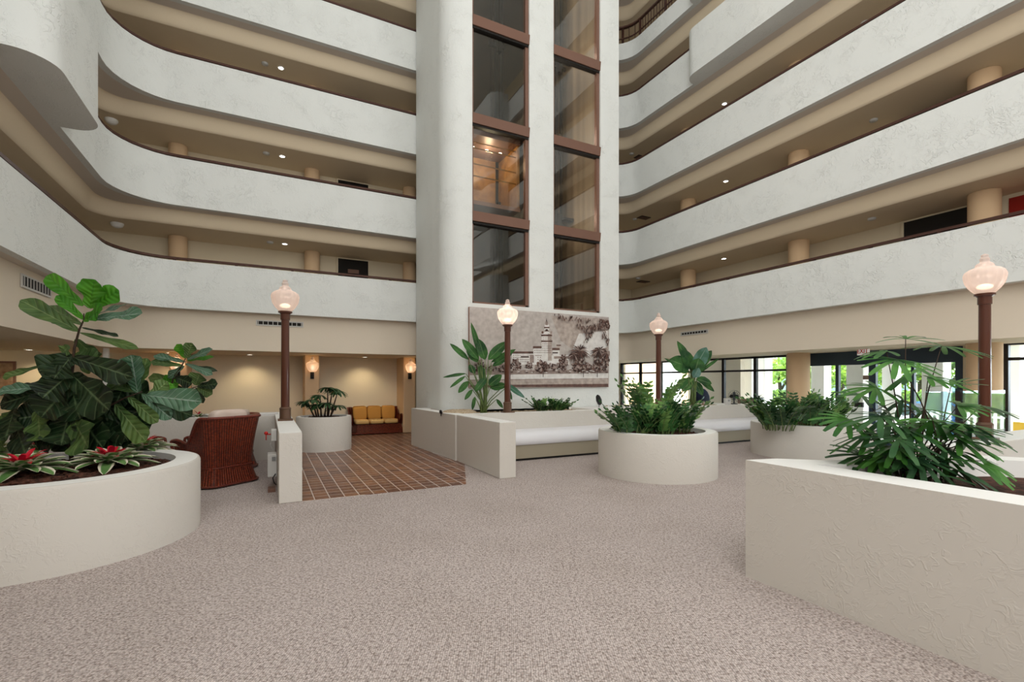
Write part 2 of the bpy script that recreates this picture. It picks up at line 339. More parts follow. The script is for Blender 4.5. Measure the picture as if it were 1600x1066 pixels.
def bay(m, x0, x1, y0, y1, z0, z1, r, side):       # rounded bay of a balcony front, standing out into the atrium
    pts = []
    def arc(cx, cy, a0, a1, n=8):
        for k in range(n+1):
            a = math.radians(a0+(a1-a0)*k/n); pts.append((cx+r*math.cos(a), cy+r*math.sin(a)))
    if side > 0: pts.append((x0, y1)); arc(x1-r, y1-r, 90, 0); arc(x1-r, y0+r, 0, -90); pts.append((x0, y0))
    else: pts.append((x1, y0)); arc(x0+r, y0+r, 270, 180); arc(x0+r, y1-r, 180, 90); pts.append((x1, y1))
    n = len(pts)
    vs = [(x, y, z0) for x, y in pts]+[(x, y, z1) for x, y in pts]
    m.add(vs, [(i, i+1, n+i+1, n+i) for i in range(n-1)]+[tuple(range(n))[::-1], tuple(range(n, 2*n)), (n-1, 0, n, 2*n-1)])
for L in range(2, 8):
    zb = ZB+(L-2)*ST; zt = zb+PH
    t = thing('balcony', 'long white stucco balcony front of the '+NAMES[L], 'balcony', group=None)
    h = zt if L != 6 else zb+.57
    m = MB(); m.loops([ring(0, 1.1, zb, r2=.85), ring(0, 1.1, h, r2=.85), ring(.13, 1.1, h, r2=.85), ring(.13, 1.1, zb, r2=.85)], closed_prof=True)
    m.build('parapet', WHITE, t, smooth=True, angle=40)
    m = MB(); c0, c1, z0, z1 = .02, .10, zt+.035, zt+.085
    m.loops([ring(c0, 1.1, z0, r2=.85), ring(c0, 1.1, z1, r2=.85), ring(c1, 1.1, z1, r2=.85), ring(c1, 1.1, z0, r2=.85)], closed_prof=True)
    base = ring(.06, 1.1, zt, 4, .85); m2 = MB()
    # short brackets that carry the rail
    pts = ring(.06, 1.1, 0, 2, .85); pts.append(pts[0])
    for a_, b2 in zip(pts[:-1], pts[1:]):
        d = Vector(b2)-Vector(a_); n = max(1, int(d.length/1.15))
        for k in range(n):
            q = Vector(a_)+d*(k/n)
            m.box(q.x-.03, q.x+.03, q.y-.03, q.y+.03, h-.01, z0+.01)
    m.build('handrail', RAIL, t)
    if L == 6:
        m = MB(); m.loops([ring(.03, 1.1, h+.18, r2=.85), ring(.03, 1.1, h+.21, r2=.85), ring(.06, 1.1, h+.21, r2=.85), ring(.06, 1.1, h+.18, r2=.85)], closed_prof=True)
        pts = ring(.045, 1.1, 0, 6, .85)
        for a_, b2 in zip(pts[:-1], pts[1:]):
            d = Vector(b2)-Vector(a_); n = max(1, int(d.length/.13))
            if d.length > 15 and a_[0] < 0: continue
            for k in range(n):
                q = Vector(a_)+d*(k/n); m.box(q.x-.008, q.x+.008, q.y-.008, q.y+.008, h, z0)
        m.build('railing', RAIL, t)
    if L >= 3 and L <= 6:
        m = MB(); bay(m, U0, -2.40, 7.93, 10.1, zb, zb+1.33, .4, 1); m.build('bay', WHITE, t, smooth=True, angle=40)
    if L >= 5:
        m = MB(); bay(m, 10.86, U1, 1.5, 10.22, zb, zb+1.33, .38, -1); m.build('bay', WHITE, t, smooth=True, angle=40)
    m = MB(); bay(m, 10.3, U1, -4.2, -.8, zb, zb+1.5, .5, -1); m.build('bay', WHITE, t, smooth=True, angle=40)
    # slab with its curved drop to the gallery ceiling below
    prof = [(.0, 0, 1.1, .85)] if False else []
    m = MB()
    m.loops([ring(.13, 1.1, zb+.02, r2=.85), ring(0.002, 1.1, zb+.001, r2=.85), ring(.38, .5, zb+.001, r2=.5)], mi=0)
    lp = []
    zd = .30 if L > 2 else .93
    if L > 2:
        for k in range(9):
            q = k/8; lp.append(ring(.38+.22*q, .5, zb+.001-zd*(3*q*q-2*q*q*q), r2=.5))
    else:
        for k in range(5): lp.append(ring(.28+.02*k/4, .5, zb-zd*k/4+.001, r2=.5))
    m2 = MB(); m2.loops(lp)
    struct(m.build('ceiling', SOFF, smooth=True, angle=30)); struct(m2.build('ceiling', COVE if L > 2 else TAN, smooth=True, angle=30))
    zc = zb+.001-zd
    m = MB(); m.loops([lp[-1], ring(3.0 if L == 2 else 2.1, .05, zc, r2=.05)]); struct(m.build('ceiling', COVE if L > 2 else CREAM))
    m = MB(); m.loops([ring(.12, 1.1, zb+.02, r2=.85), ring(2.1, .05, zb+.02, r2=.05)]); struct(m.build('floor', CARPET))
# upper gallery back walls
ZT = ZB+5*ST+1.2
for nm, bx in (('wall_back', (U0-2.1, U1+2.1, V1+1.99, V1+2.2)), ('wall_left', (U0-2.2, U0-2.0, V0-2, V1+2.2)), ('wall_right', (U1+2.08, U1+2.3, V0-2, V1+2.2)), ('wall_rear', (U0-2.2, U1+2.2, V0-2.2, V0-2.0))):
    b = MB(); b.box(*bx, ZB+.02, 20); struct(b.build(nm, CREAM))
b = MB(); b.box(U0-2.5, U1+2.5, V0-2.5, V1+2.5, 20, 20.2); struct(b.build('ceiling', WHITE))  # unseen opaque roof added to keep the sun out of the atrium
# ground walls
b = MB(); b.box(-6.2, 13.6, RB, RB+.2, 0, 3.4); struct(b.build('wall_back', LOBBYW))
b = MB(); b.box(-6.2, -6.0, -12, RB, 0, 3.4); struct(b.build('wall_left', CREAM))
b = MB(); b.box(-6.2, 13.6, -12.2, -12, 0, 3.4); struct(b.build('wall_rear', CREAM))
# ---------------------------------------------------------------- elevator tower
TX0, TX1, TY = 3.74, 8.90, 10.76
m = MB(); R = .55; zt = 19.9
pts = []
sx0, sx1, sx2, sx3 = 4.41, 5.99, 6.72, 8.25
zs = 1.90+H
def pier(pts, z0, z1):
    n = len(pts); m.add([(x, y, z0) for x, y in pts]+[(x, y, z1) for x, y in pts], [(i, (i+1) % n, n+(i+1) % n, n+i) for i in range(n)]+[tuple(range(n))[::-1], tuple(range(n, 2*n))])
arc = [(TX0+R-R*math.cos(PI/2*k/10), TY+R-R*math.sin(PI/2*k/10)) for k in range(11)]
arc = [(x, y) for x, y in arc if x < sx0-.01]
pier([(TX0, 13.3)]+arc+[(sx0, TY), (sx0, 13.3)], 0, zt)
pier([(sx1, TY), (sx2, TY), (sx2, 13.3), (sx1, 13.3)], zs, zt)
pier([(sx3, TY), (TX1, TY), (TX1, 13.3), (sx3, 13.3)], 0, zt)
pier([(sx0, TY), (sx3, TY), (sx3, 13.3), (sx0, 13.3)], 0, zs)
struct(m.build('wall_tower', WHITE, smooth=True, angle=25))
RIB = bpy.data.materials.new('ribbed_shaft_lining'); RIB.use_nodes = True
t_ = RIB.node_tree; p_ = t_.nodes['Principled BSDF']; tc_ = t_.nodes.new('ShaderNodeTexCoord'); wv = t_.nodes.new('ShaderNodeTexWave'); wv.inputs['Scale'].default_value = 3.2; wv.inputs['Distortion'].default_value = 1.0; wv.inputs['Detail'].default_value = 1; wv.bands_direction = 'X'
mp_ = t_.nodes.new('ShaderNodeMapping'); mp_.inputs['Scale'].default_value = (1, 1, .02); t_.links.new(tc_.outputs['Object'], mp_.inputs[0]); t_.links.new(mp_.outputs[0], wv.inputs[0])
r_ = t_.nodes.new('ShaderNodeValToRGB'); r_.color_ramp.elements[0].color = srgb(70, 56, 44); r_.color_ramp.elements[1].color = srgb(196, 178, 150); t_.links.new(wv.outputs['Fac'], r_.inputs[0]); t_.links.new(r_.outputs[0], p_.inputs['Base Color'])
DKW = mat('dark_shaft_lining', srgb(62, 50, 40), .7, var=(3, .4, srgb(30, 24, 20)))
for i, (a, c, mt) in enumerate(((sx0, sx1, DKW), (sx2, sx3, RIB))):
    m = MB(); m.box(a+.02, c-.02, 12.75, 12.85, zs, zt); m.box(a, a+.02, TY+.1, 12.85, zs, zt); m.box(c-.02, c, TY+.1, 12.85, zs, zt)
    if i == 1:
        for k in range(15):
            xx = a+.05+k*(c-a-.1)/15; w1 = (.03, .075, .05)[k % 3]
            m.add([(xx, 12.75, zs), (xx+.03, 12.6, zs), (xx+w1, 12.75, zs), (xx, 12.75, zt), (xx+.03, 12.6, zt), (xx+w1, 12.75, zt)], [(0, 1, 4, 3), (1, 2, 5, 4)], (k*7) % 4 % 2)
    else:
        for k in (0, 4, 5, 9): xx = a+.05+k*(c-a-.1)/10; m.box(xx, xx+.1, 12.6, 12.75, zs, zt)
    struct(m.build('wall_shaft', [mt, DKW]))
    f = MB(); yb = TY+.05
    f.box(a, a+.05, yb, yb+.12, zs, zt); f.box(c-.09, c, yb, yb+.12, zs, zt); f.box(a, c, yb, yb+.1, zs, zs+.05)
    fo = struct(f.build('window_%d' % (i+1), BRONZE)); 
    lv = MB()
    for k in range(6):
        z = 4.05+H+ST*k-.02
        vs = [(x, y, zz) for x in (a+.0, c) for (y, zz) in ((TY+.0, z-.13), (TY-.03, z+.1), (TY+.17, z+.13), (TY+.17, z-.13))]
        lv.add(vs, [(0, 1, 5, 4), (1, 2, 6, 5), (2, 3, 7, 6), (3, 0, 4, 7), (3, 2, 1, 0), (4, 5, 6, 7)])
        lv.box(a+.02, c-.02, TY+.02, TY+.15, z-.19, z-.145, 1)
    lv.build('mullion', [BRONZE, DARK], fo)
    g = MB(); g.box(a+.04, c-.04, TY+.09, TY+.10, zs+.04, zt-.1); g.build('pane', SHAFTG, fo)
# rails and brackets of the shafts
for (x, lab) in ((7.75, 'black steel guide rail with arm brackets inside the right elevator shaft'), (5.75, 'black steel guide rail inside the left elevator shaft')):
    m = MB(); m.box(x-.04, x+.04, 12.2, 12.3, zs, zt-.3); m.box(x+.14, x+.19, 12.2, 12.3, zs, zt-.3)
    for k in range(6):
        z = 4.7+H+ST*k
        m.box(x-.25, x+.3, 12.18, 12.26, z-.05, z+.05); m.box(x+.1, x+.45, 12.0, 12.2, z+.12, z+.2); m.box(x-.02, x+.1, 12.1, 12.26, z-.2, z+.32)
    tag(m.build('guide_rail', BLACK), lab, 'rail')
# elevator cab in the left shaft
WOOD = mat('honey_wood_panel', srgb(176, 128, 70), .35, var=(5, .5, srgb(120, 80, 40)))
BRASS = mat('brass', srgb(200, 160, 90), .25, 1)
cz = 4.42+H
cab = thing('elevator_cab', 'glass fronted elevator cab with honey wood panels and warm lights in the left shaft', 'elevator', ((sx0+sx1)/2, 11.6, cz))
m = MB(); m.box(-.68, .68, -.55, .7, 0, .1); m.build('cab_floor', BRONZE, cab)
m = MB(); m.box(-.68, .68, .62, .7, .1, 1.75); m.box(-.68, -.62, -.5, .62, .1, 1.75); m.box(.62, .68, -.5, .62, .1, 1.75); m.build('wall_panel', WOOD, cab)
m = MB(); m.box(-.68, .68, -.55, .7, 1.75, 1.95); m.build('cab_ceiling', BRONZE, cab)
for z in (.75, 1.05, 1.45, 1.6): m = MB(); m.tube([(-.6, -.45, z), (.6, -.45, z)], .018); m.build('handrail', BRASS, cab)
for x in (-.4, 0, .4): m = MB(); m.lathe([(0, 1.745), (.05, 1.745), (.05, 1.76)], (x, .1, 0), 12); m.build('ceiling_light', LED, cab)
light('POINT', ((sx0+sx1)/2, 11.55, cz+1.5), 24, (1, .88, .6), name='cab_light', rad=.1)
for k in range(5):  # point lights added to brighten the shaft interiors
    light('POINT', (7.3, 11.7, 4.9+H+ST*k), 45, (1, .93, .82), name='shaft_fill_light', rad=.03)
    if k not in (0,): light('POINT', (4.8, 12.0, 4.9+H+ST*k), 4, (1, .9, .78), name='shaft_fill_light', rad=.03)
# ---------------------------------------------------------------- mural
SEP = [srgb(196, 188, 182), srgb(226, 222, 218), srgb(96, 68, 60), srgb(150, 128, 118), srgb(62, 42, 38), srgb(176, 164, 156)]
def sepia(i, c, dk):
    return mat('sepia_print_%d' % i, c, .7, var=(9, .5, dk), bump=(30, .1, .003))
SM = [sepia(0, SEP[0], srgb(166, 156, 150)), sepia(1, srgb(232, 228, 224), srgb(205, 200, 195)), sepia(2, srgb(120, 90, 80), srgb(60, 40, 36)), sepia(3, srgb(172, 155, 146), srgb(120, 102, 96)), sepia(4, srgb(76, 54, 48), srgb(44, 30, 28)), sepia(5, srgb(196, 182, 172), srgb(150, 136, 128))]
FRM = mat('brown_canvas_edge', srgb(148, 108, 88), .6)
mur = thing('mural', 'large sepia mural of a towered white hotel among palms on the elevator tower', 'picture', (6.4, TY, 1.45))
MZ0, MZ1 = -.16+H, 1.79+H; MX0, MX1 = on_y(733, 10.7), on_y(951, 10.7)
m = MB(); m.box(MX0, MX1, 10.69, TY-.005, MZ0, MZ1); o = m.build('canvas', FRM, mur); o.location = (-6.4, -TY, -1.45)
m = MB(); yq = [10.688]
def mp(cx, cy):
    px = 720+cx/6.4; py = 470+cy/6.4; u = on_y(px, 10.69); return (min(max(u, MX0+.005), MX1-.005), H+(HZ-py)/F*dep_y(px, 10.69))
def sh(pts, mi):
    yq[0] -= .00004
    q = [mp(*p) for p in pts]; q = [(x, yq[0], min(max(z, MZ0+.004), MZ1-.004)) for x, z in q]
    m.add(q, [tuple(range(len(q)))], mi)
m.add([(MX0+.004, 10.6885, MZ0+.003), (MX1-.004, 10.6885, MZ0+.003), (MX1-.004, 10.6885, MZ1-.003), (MX0+.004, 10.6885, MZ1-.003)], [(0, 1, 2, 3)], 0)
sh([(900, 150), (1470, 180), (1470, 560), (1150, 520), (1000, 400)], 5); sh([(1180, 330), (1470, 300), (1470, 460), (1260, 560), (1120, 480)], 1)
sh([(90, 700), (1474, 690), (1474, 866), (90, 866)], 3); sh([(90, 745), (1474, 725), (1474, 775), (90, 790)], 1); sh([(90, 800), (1474, 780), (1474, 830), (90, 845)], 5)
sh([(90, 846), (1474, 832), (1474, 866), (90, 866)], 2)
def rect(x0, y0, x1, y1, mi): sh([(x0, y0), (x0, y1), (x1, y1), (x1, y0)], mi)
def wins(x0, y0, x1, y1, nx, ny, mi=2):
    for i in range(nx):
        for j in range(ny):
            x = x0+(x1-x0)*(i+.3)/nx; y = y0+(y1-y0)*(j+.3)/ny; rect(x, y, x+(x1-x0)/nx*.4, y+(y1-y0)/ny*.45, mi)
rect(510, 525, 760, 640, 1); rect(505, 508, 760, 530, 2); wins(520, 535, 720, 620, 12, 4); rect(600, 555, 680, 568, 4); rect(690, 540, 730, 620, 3)
rect(745, 545, 1085, 640, 1); rect(740, 540, 900, 552, 3); wins(760, 555, 900, 600, 6, 2, 3); rect(720, 455, 810, 480, 2); rect(725, 478, 815, 545, 1); wins(730, 485, 810, 530, 5, 2)
rect(912, 472, 988, 498, 2); rect(918, 496, 985, 550, 1); rect(915, 515, 970, 528, 4); rect(955, 440, 1000, 452, 2); rect(960, 452, 990, 474, 5); rect(930, 555, 1080, 580, 3)
rect(808, 320, 908, 600, 1); rect(870, 330, 908, 600, 5); rect(802, 338, 912, 356, 2); rect(802, 398, 914, 414, 2); wins(812, 420, 906, 530, 6, 5); wins(815, 360, 905, 396, 5, 2)
rect(806, 305, 826, 330, 2); rect(892, 305, 912, 330, 3); rect(836, 240, 880, 325, 1); rect(832, 262, 884, 276, 2); rect(836, 298, 880, 308, 2); rect(845, 285, 870, 300, 4); rect(846, 208, 868, 245, 3); sh([(850, 208), (856, 172), (862, 208)], 4)
rnd = random.Random(3)
def tuft(cx, cy, rx, ry, n, mi):
    for _ in range(n):
        a = rnd.uniform(0, 2*PI); q = math.sqrt(rnd.random()); x = cx+rx*q*math.cos(a); y = cy+ry*q*math.sin(a); s = rnd.uniform(.08, .2)*min(rx, ry)+4
        k = rnd.randint(5, 7); a0 = rnd.uniform(0, 6)
        sh([(x+s*rnd.uniform(.6, 1.2)*math.cos(a0-2*PI*i/k), y+s*rnd.uniform(.6, 1.2)*math.sin(a0-2*PI*i/k)) for i in range(k)], mi)
def frond(x, y, dx, dy, w, mi, droop=12):
    L = math.hypot(dx, dy); nx, ny = -dy/L*w, dx/L*w; pts = [(x, y)]
    up = [(x+dx*q+nx*math.sin(PI*q), y+dy*q+droop*q*q+ny*math.sin(PI*q)) for q in (.3, .6, 1)]; dn = [(x+dx*q-nx*math.sin(PI*q), y+dy*q+droop*q*q-ny*math.sin(PI*q)) for q in (.6, .3)]
    sh((pts+up+dn), mi)
for (cx, cy, rx, ry, n) in ((550, 640, 55, 55, 60), (680, 650, 45, 30, 40), (800, 660, 60, 60, 90), (930, 655, 60, 35, 60), (1020, 620, 45, 75, 90), (1190, 660, 90, 50, 130), (1330, 670, 120, 40, 130), (420, 670, 60, 40, 60), (300, 675, 60, 30, 40), (180, 660, 60, 60, 50), (1180, 560, 45, 90, 70), (1370, 560, 50, 90, 70), (1440, 600, 40, 90, 60)):
    tuft(cx, cy, rx, ry, int(n*.5), 2); tuft(cx, cy+10, rx, ry*.8, int(n*.3), 4); tuft(cx, cy-10, rx, ry, int(n*.22), 3)
for (cx, cy, r) in ((1180, 500, 130), (1375, 500, 105), (1450, 520, 80), (1120, 540, 70), (850, 640, 40)):
    for k in range(26):
        a = 2*PI*k/26+rnd.uniform(-.1, .1); frond(cx, cy, r*math.cos(a)*rnd.uniform(.7, 1), r*.85*math.sin(a)*rnd.uniform(.6, 1), 6, rnd.choice((2, 4, 4, 3)), 35)
for (x0, y0, x1, y1, n) in ((930, 130, 1060, 185, 24), (1080, 160, 1280, 190, 30), (1170, 230, 1270, 330, 34), (1240, 280, 1470, 200, 90), (1240, 400, 1300, 290, 30), (1300, 260, 1470, 250, 60), (1400, 300, 1470, 420, 30), (1380, 180, 1474, 230, 50)):
    for _ in range(n):
        q = rnd.random(); x = x0+(x1-x0)*q+rnd.uniform(-22, 22); y = y0+(y1-y0)*q+rnd.uniform(-18, 18); frond(x, y, rnd.uniform(-18, 18), rnd.uniform(14, 40), 5, rnd.choice((2, 4, 3)), 6)
for _ in range(70): x = rnd.uniform(380, 1470); y = rnd.uniform(690, 725); sh([(x-rnd.uniform(8, 26), y), (x, y+4), (x+rnd.uniform(8, 26), y), (x, y-5)], rnd.choice((2, 3, 4, 1)))
for x in (810, 1212, 1350): rect(x-3, 700, x+3, 765, 4)
o = m.build('print', SM, mur); o.location = (-6.4, -TY, -1.45)

# ---------------------------------------------------------------- columns, hallway openings, ceiling fittings
CY, CX = 15.1, 12.75
bcols = [-2.09, 1.15, 4.03]; rcols = [11.8, 7.99, 4.235, .4]
def column(x, y, z0, z1, r, label, g=None):
    m = MB(); m.lathe([(0, 0), (r, 0), (r, z1-z0), (0, z1-z0)], n=28)
    o = m.build('column', COLM, loc=(x, y, z0), smooth=True, angle=40); return tag(o, label, 'column', g)
ordn = {2: 'lowest', 3: 'second', 4: 'third', 5: 'fourth', 6: 'fifth'}
for L in range(2, 7):
    z0 = ZB+(L-2)*ST+.021; z1 = z0+ST-.325
    for i, x in enumerate(bcols):
        column(x, CY, z0, z1, .21, 'round tan column on the %s gallery of the back wing, %s' % (ordn[L], ('at the left corner end', 'in the middle', 'beside the elevator tower')[i]))
    for i, y in enumerate(rcols[:3]):
        column(CX, y, z0, z1, .25, 'round tan column on the %s gallery of the right wing, %s from the elevator tower' % (ordn[L], ('first', 'second', 'third')[i]))
GC = ZB-.93
for i, x in enumerate(bcols):
    m = MB(); m.box(-.2, .2, 0, .89, 0, GC); o = m.build('column', COLM, loc=(x, 15.1, .007), bevel=.03)
    tag(o, 'square tan pillar carrying a wall lamp on the lobby back wall, %s' % ('behind the fiddle leaf fig tips', 'left of the wicker sofa', 'right of the wicker sofa by the tower', 'hidden at the far left corner')[i], 'column')
for i, y in enumerate(rcols[1:3]):
    column(CX, y, 0, GC, .27, 'round tan column at the lobby windows, %s' % ('left of the dark entrance doors', 'behind the nearest street lamp')[i])
m = MB(); m.box(-.05, .05, -.05, .05, 0, GC); tag(m.build('column', CAPW, loc=(-3.30, 14.0, .007)), 'slim white post under the left corner of the gallery', 'column')
REDP = mat('red_wall_paint', srgb(150, 32, 24), .6)
def opening(x0, x1, y0, y1, z0, z1, side, label, mt=DARK):
    t = thing('hallway_opening', label, 'opening', ((x0+x1)/2, (y0+y1)/2, z0))
    m = MB(); m.box(x0-t.location.x, x1-t.location.x, y0-t.location.y, y1-t.location.y, 0, z1-z0); m.build('shade_panel', mt, t)  # flat dark panel; the hallway's shade is put into its colour
    f = MB(); e = .05
    if side == 'b':
        for (a, c) in ((x0-e, x0), (x1, x1+e)): f.box(a-t.location.x, c-t.location.x, y0-.03-t.location.y, y1-t.location.y, 0, z1-z0)
        f.box(x0-e-t.location.x, x1+e-t.location.x, y0-.03-t.location.y, y1-t.location.y, z1-z0, z1-z0+.03)
    else:
        for (a, c) in ((y0-e, y0), (y1, y1+e)): f = MB(); f.box(x0-.03-t.location.x, x1-t.location.x, a-t.location.y, c-t.location.y, 0, z1-z0); f.build('casing', CREAM, t)
    if side == 'b': f.build('casing', CREAM, t)
    return t
for L in range(2, 6):
    z0 = ZB+(L-2)*ST+.021; z1 = z0+ST-.36
    a, c = on_y(528, 15.35), on_y(575, 15.35)
    t = opening(a, c, 15.33, 15.348, z0, z1, 'b', 'black hallway opening on the %s gallery of the back wing' % ordn[L])
    s = MB(); s.box(-.16, .16, -.05, -.02, z1-z0-.42, z1-z0-.3); s.build('sign_plate', BRONZE, t)
    if L < 4:
        y0, y1 = 4.25, 5.84
        opening(13.325, 13.338, y0, y1, z0, z1, 'r', 'black hallway opening on the %s gallery of the right wing' % ordn[L])
m = MB(); m.box(13.32, 13.339, 2.8, 4.05, ZB+.021, ZB+2.0); tag(m.build('wall_panel', REDP), 'deep red wall panel beside the black opening on the right wing gallery', 'panel')
m = MB(); m.box(-4.95, -4.5, 15.32, 15.345, ZB+.021, ZB+2.0); tag(m.build('hallway_opening', DARK), 'narrow black opening at the left corner of the lowest gallery', 'opening')  # thin dark sheet, shade of the opening painted as colour
def fitting(kind, px, py, z, label, x=None):
    Y = (z-H)*F/(HZ-py); p = P(px, py, Y)
    if kind == 'downlight':
        t = thing('downlight', label, 'light', (p.x, p.y, z), group='lit downlights under the galleries')
        m = MB(); m.lathe([(.09, 0), (.09, -.015), (.065, -.015), (.06, 0)], n=16); m.build('trim_ring', CAPW, t)
        m = MB(); m.lathe([(0, -.008), (.062, -.008)], n=16); m.build('lens', LED, t)
    elif kind == 'detector':
        m = MB(); m.lathe([(.085, 0), (.08, -.035), (.04, -.05), (0, -.05)], n=16); tag(m.build('smoke_detector', GREYW, loc=(p.x, p.y, z), smooth=True), label, 'smoke detector')
    elif kind == 'dome':
        m = MB(); m.lathe([(.13, 0), (.13, -.03), (.1, -.08), (.04, -.11), (0, -.11)], n=18); tag(m.build('ceiling_dome_light', CAPW, loc=(p.x, p.y, z), smooth=True), label, 'light')
    else:
        m = MB(); m.box(-.22, .22, -.14, .14, -.02, 0); 
        t = thing('ceiling_vent', label, 'vent', (p.x, p.y, z)); m.build('frame', BLACK, t)
        for k in range(5): m = MB(); m.box(-.2, .2, -.12+k*.05, -.10+k*.05, -.03, -.02); m.build('louver', BRONZE, t)
zc = lambda L: ZB+(L-1)*ST-.30      # ceiling over level L
for L, (x, y) in {2: (445, 381), 3: (441, 244), 4: (439, 106)}.items():
    fitting('downlight', x, y, zc(L), 'lit downlight in the %s gallery ceiling of the back wing' % ordn[L])
for L, (x, y) in {2: (422, 378), 3: (416, 239), 4: (414, 99)}.items():
    fitting('detector', x, y, zc(L), 'small round smoke detector beside the lit downlight, %s gallery of the back wing' % ordn[L])
for L, (x, y) in {2: (183, 349), 3: (174, 187), 4: (160, 30)}.items():
    fitting('dome', x, y, zc(L), 'round white ceiling dome at the left corner of the %s gallery' % ordn[L])
for L, (x, y) in {2: (1131, 404), 3: (1134, 283), 4: (1132, 162)}.items():
    fitting('downlight', x, y, zc(L), 'lit downlight in the %s gallery ceiling of the right wing' % ordn[L])
fitting('downlight', 1460, 336, zc(2), 'lit downlight before the black opening of the right wing')
fitting('downlight', 1464, 172, zc(3), 'lit downlight behind the third rail of the right wing')
for L, (x, y) in {2: (1362, 341), 3: (1365, 187), 4: (1351, 35)}.items():
    fitting('detector', x, y, zc(L), 'small round detector in the %s gallery ceiling, near end of the right wing' % ordn[L])
for L, (x, y) in {2: (1005, 440), 3: (1006, 340), 4: (1001, 246)}.items():
    fitting('vent', x, y, zc(L), 'black ceiling vent of the %s gallery beside the elevator tower' % ordn[L])
    fitting('detector', x-14 if L > 2 else x-8, y+(2 if L == 3 else -6), zc(L), 'tiny detector next to the black vent of the %s gallery' % ordn[L])
def grille(x, y, z, w, h, rot, label):
    t = thing('air_vent', label, 'vent', (x, y, z), rot)
    m = MB(); m.box(-w/2, w/2, -.02, 0, -h/2, h/2); m.build('frame', GREYW, t)
    m = MB(); m.box(-w/2+.03, w/2-.03, -.024, -.02, -h/2+.03, h/2-.03); m.build('slot', DARK, t)
    n = int(w/.1)
    for k in range(n): m = MB(); xx = -w/2+.05+k*(w-.1)/max(1, n-1); m.box(xx-.008, xx+.008, -.03, -.024, -h/2+.03, h/2-.03); m.build('louver', GREYW, t)
yb = V1+.28
x0, x1 = on_y(400, yb), on_y(474, yb); grille((x0+x1)/2, yb, H+(HZ-506)/F*dep_y(437, yb), x1-x0, .14, 0, 'long slim air vent in the bulkhead behind the left street lamp')
xb = U1+.28
y0, y1 = on_x(1107, xb), on_x(1064, xb); grille(xb, (y0+y1)/2, H+(HZ-520)/F*dep_x(1085, xb), y1-y0, .12, PI/2*3, 'dark slim air vent in the right bulkhead above the windows')
xl = U0-.28
y0, y1 = on_x(32, xl), on_x(78, xl); grille(xl, (y0+y1)/2, H+(HZ-447)/F*dep_x(55, xl), abs(y1-y0), .2, PI/2, 'rectangular air vent high in the left bulkhead above the fig')
# recessed lights over the lobby back wall and pillar sconces
for px, lab in ((45, 'far left'), (265, 'behind the small fig'), (390, 'behind the wicker chair'), (570, 'above the wicker sofa')):
    x = on_y(px, 15.35); 
    t = thing('downlight', 'recessed warm ceiling light of the lobby back wall, '+lab, 'light', (x, 15.35, GC))
    m = MB(); m.lathe([(.09, 0), (.09, -.015), (.065, -.015), (.06, 0)], n=16); m.build('trim_ring', CAPW, t)
    m = MB(); m.lathe([(0, -.008), (.062, -.008)], n=16); m.build('lens', LED, t)
    light('SPOT', (x, 15.35, GC-.03), 48, (1, .80, .50), rot=(math.radians(14), 0, 0), spot=math.radians(115), name='recessed_light')
ACORN = [(.06, 0), (.11, .02), (.16, .08), (.195, .16), (.212, .24), (.215, .29), (.20, .335), (.16, .37), (.115, .39), (.10, .405), (.098, .43), (.085, .45), (.06, .465), (.05, .48), (.052, .50), (.058, .515), (.045, .535), (.035, .55), (.045, .565), (.03, .585), (0, .595)]
for i, (x, lab) in enumerate(((bcols[1], 'left of the wicker sofa'), (bcols[0], 'behind the small fig'), (bcols[2], 'beside the tower'))):
    t = thing('wall_sconce', 'lit globe sconce on the tan pillar '+lab, 'wall lamp', (x, 15.1, 1.92))
    m = MB(); m.box(-.05, .05, -.06, 0, -.2, 0); m.tube([(0, -.05, -.15), (0, -.14, -.1), (0, -.16, 0)], .018); m.build('bracket', BLACK, t)
    m = MB(); m.lathe([(r*.8, z*.75) for r, z in ACORN], (0, -.17, 0), 18); m.build('globe', GLOBE, t, smooth=True)
    m = MB(); m.blob((0, -.17, .12), .05, 10, (1, 1, 1.4)); m.build('bulb', BULB, t, smooth=True)
    light('POINT', (x, 14.93, 2.06), 9, (1, .74, .42), name='sconce_light', rad=.06)
# ---------------------------------------------------------------- glazing of the right side (x = 13.35)
FX = 13.35; ZH = .83+H
FRB = mat('dark_blue_door_paint', srgb(44, 62, 78), .45)
FRK = mat('black_window_frame', srgb(28, 26, 28), .4)
def px_v(x): return on_x(x, FX)
n_w = 3
m = MB(); ys = [px_v(x) for x in (1232, 1181, 1131, 1082, 1033, 1001, 972)]
for y in ys: m.box(FX-.05, FX+.05, y-.045, y+.045, 0, ZH)
m.box(FX-.05, FX+.05, ys[-1], ys[0] if ys[0] > ys[-1] else ys[-1], 0, .1)
lo, hi = min(ys), max(ys)
m.box(FX-.05, FX+.05, lo, hi, ZH-.13, ZH); m.box(FX-.05, FX+.05, lo, hi, .33+H-.03, .33+H+.03); m.box(FX-.05, FX+.05, lo, hi, 0, .12)
fo = struct(m.build('window_3', FRK)); m = MB(); m.box(FX-.005, FX+.005, lo, hi, .1, ZH-.1); m.build('pane', WING, fo)
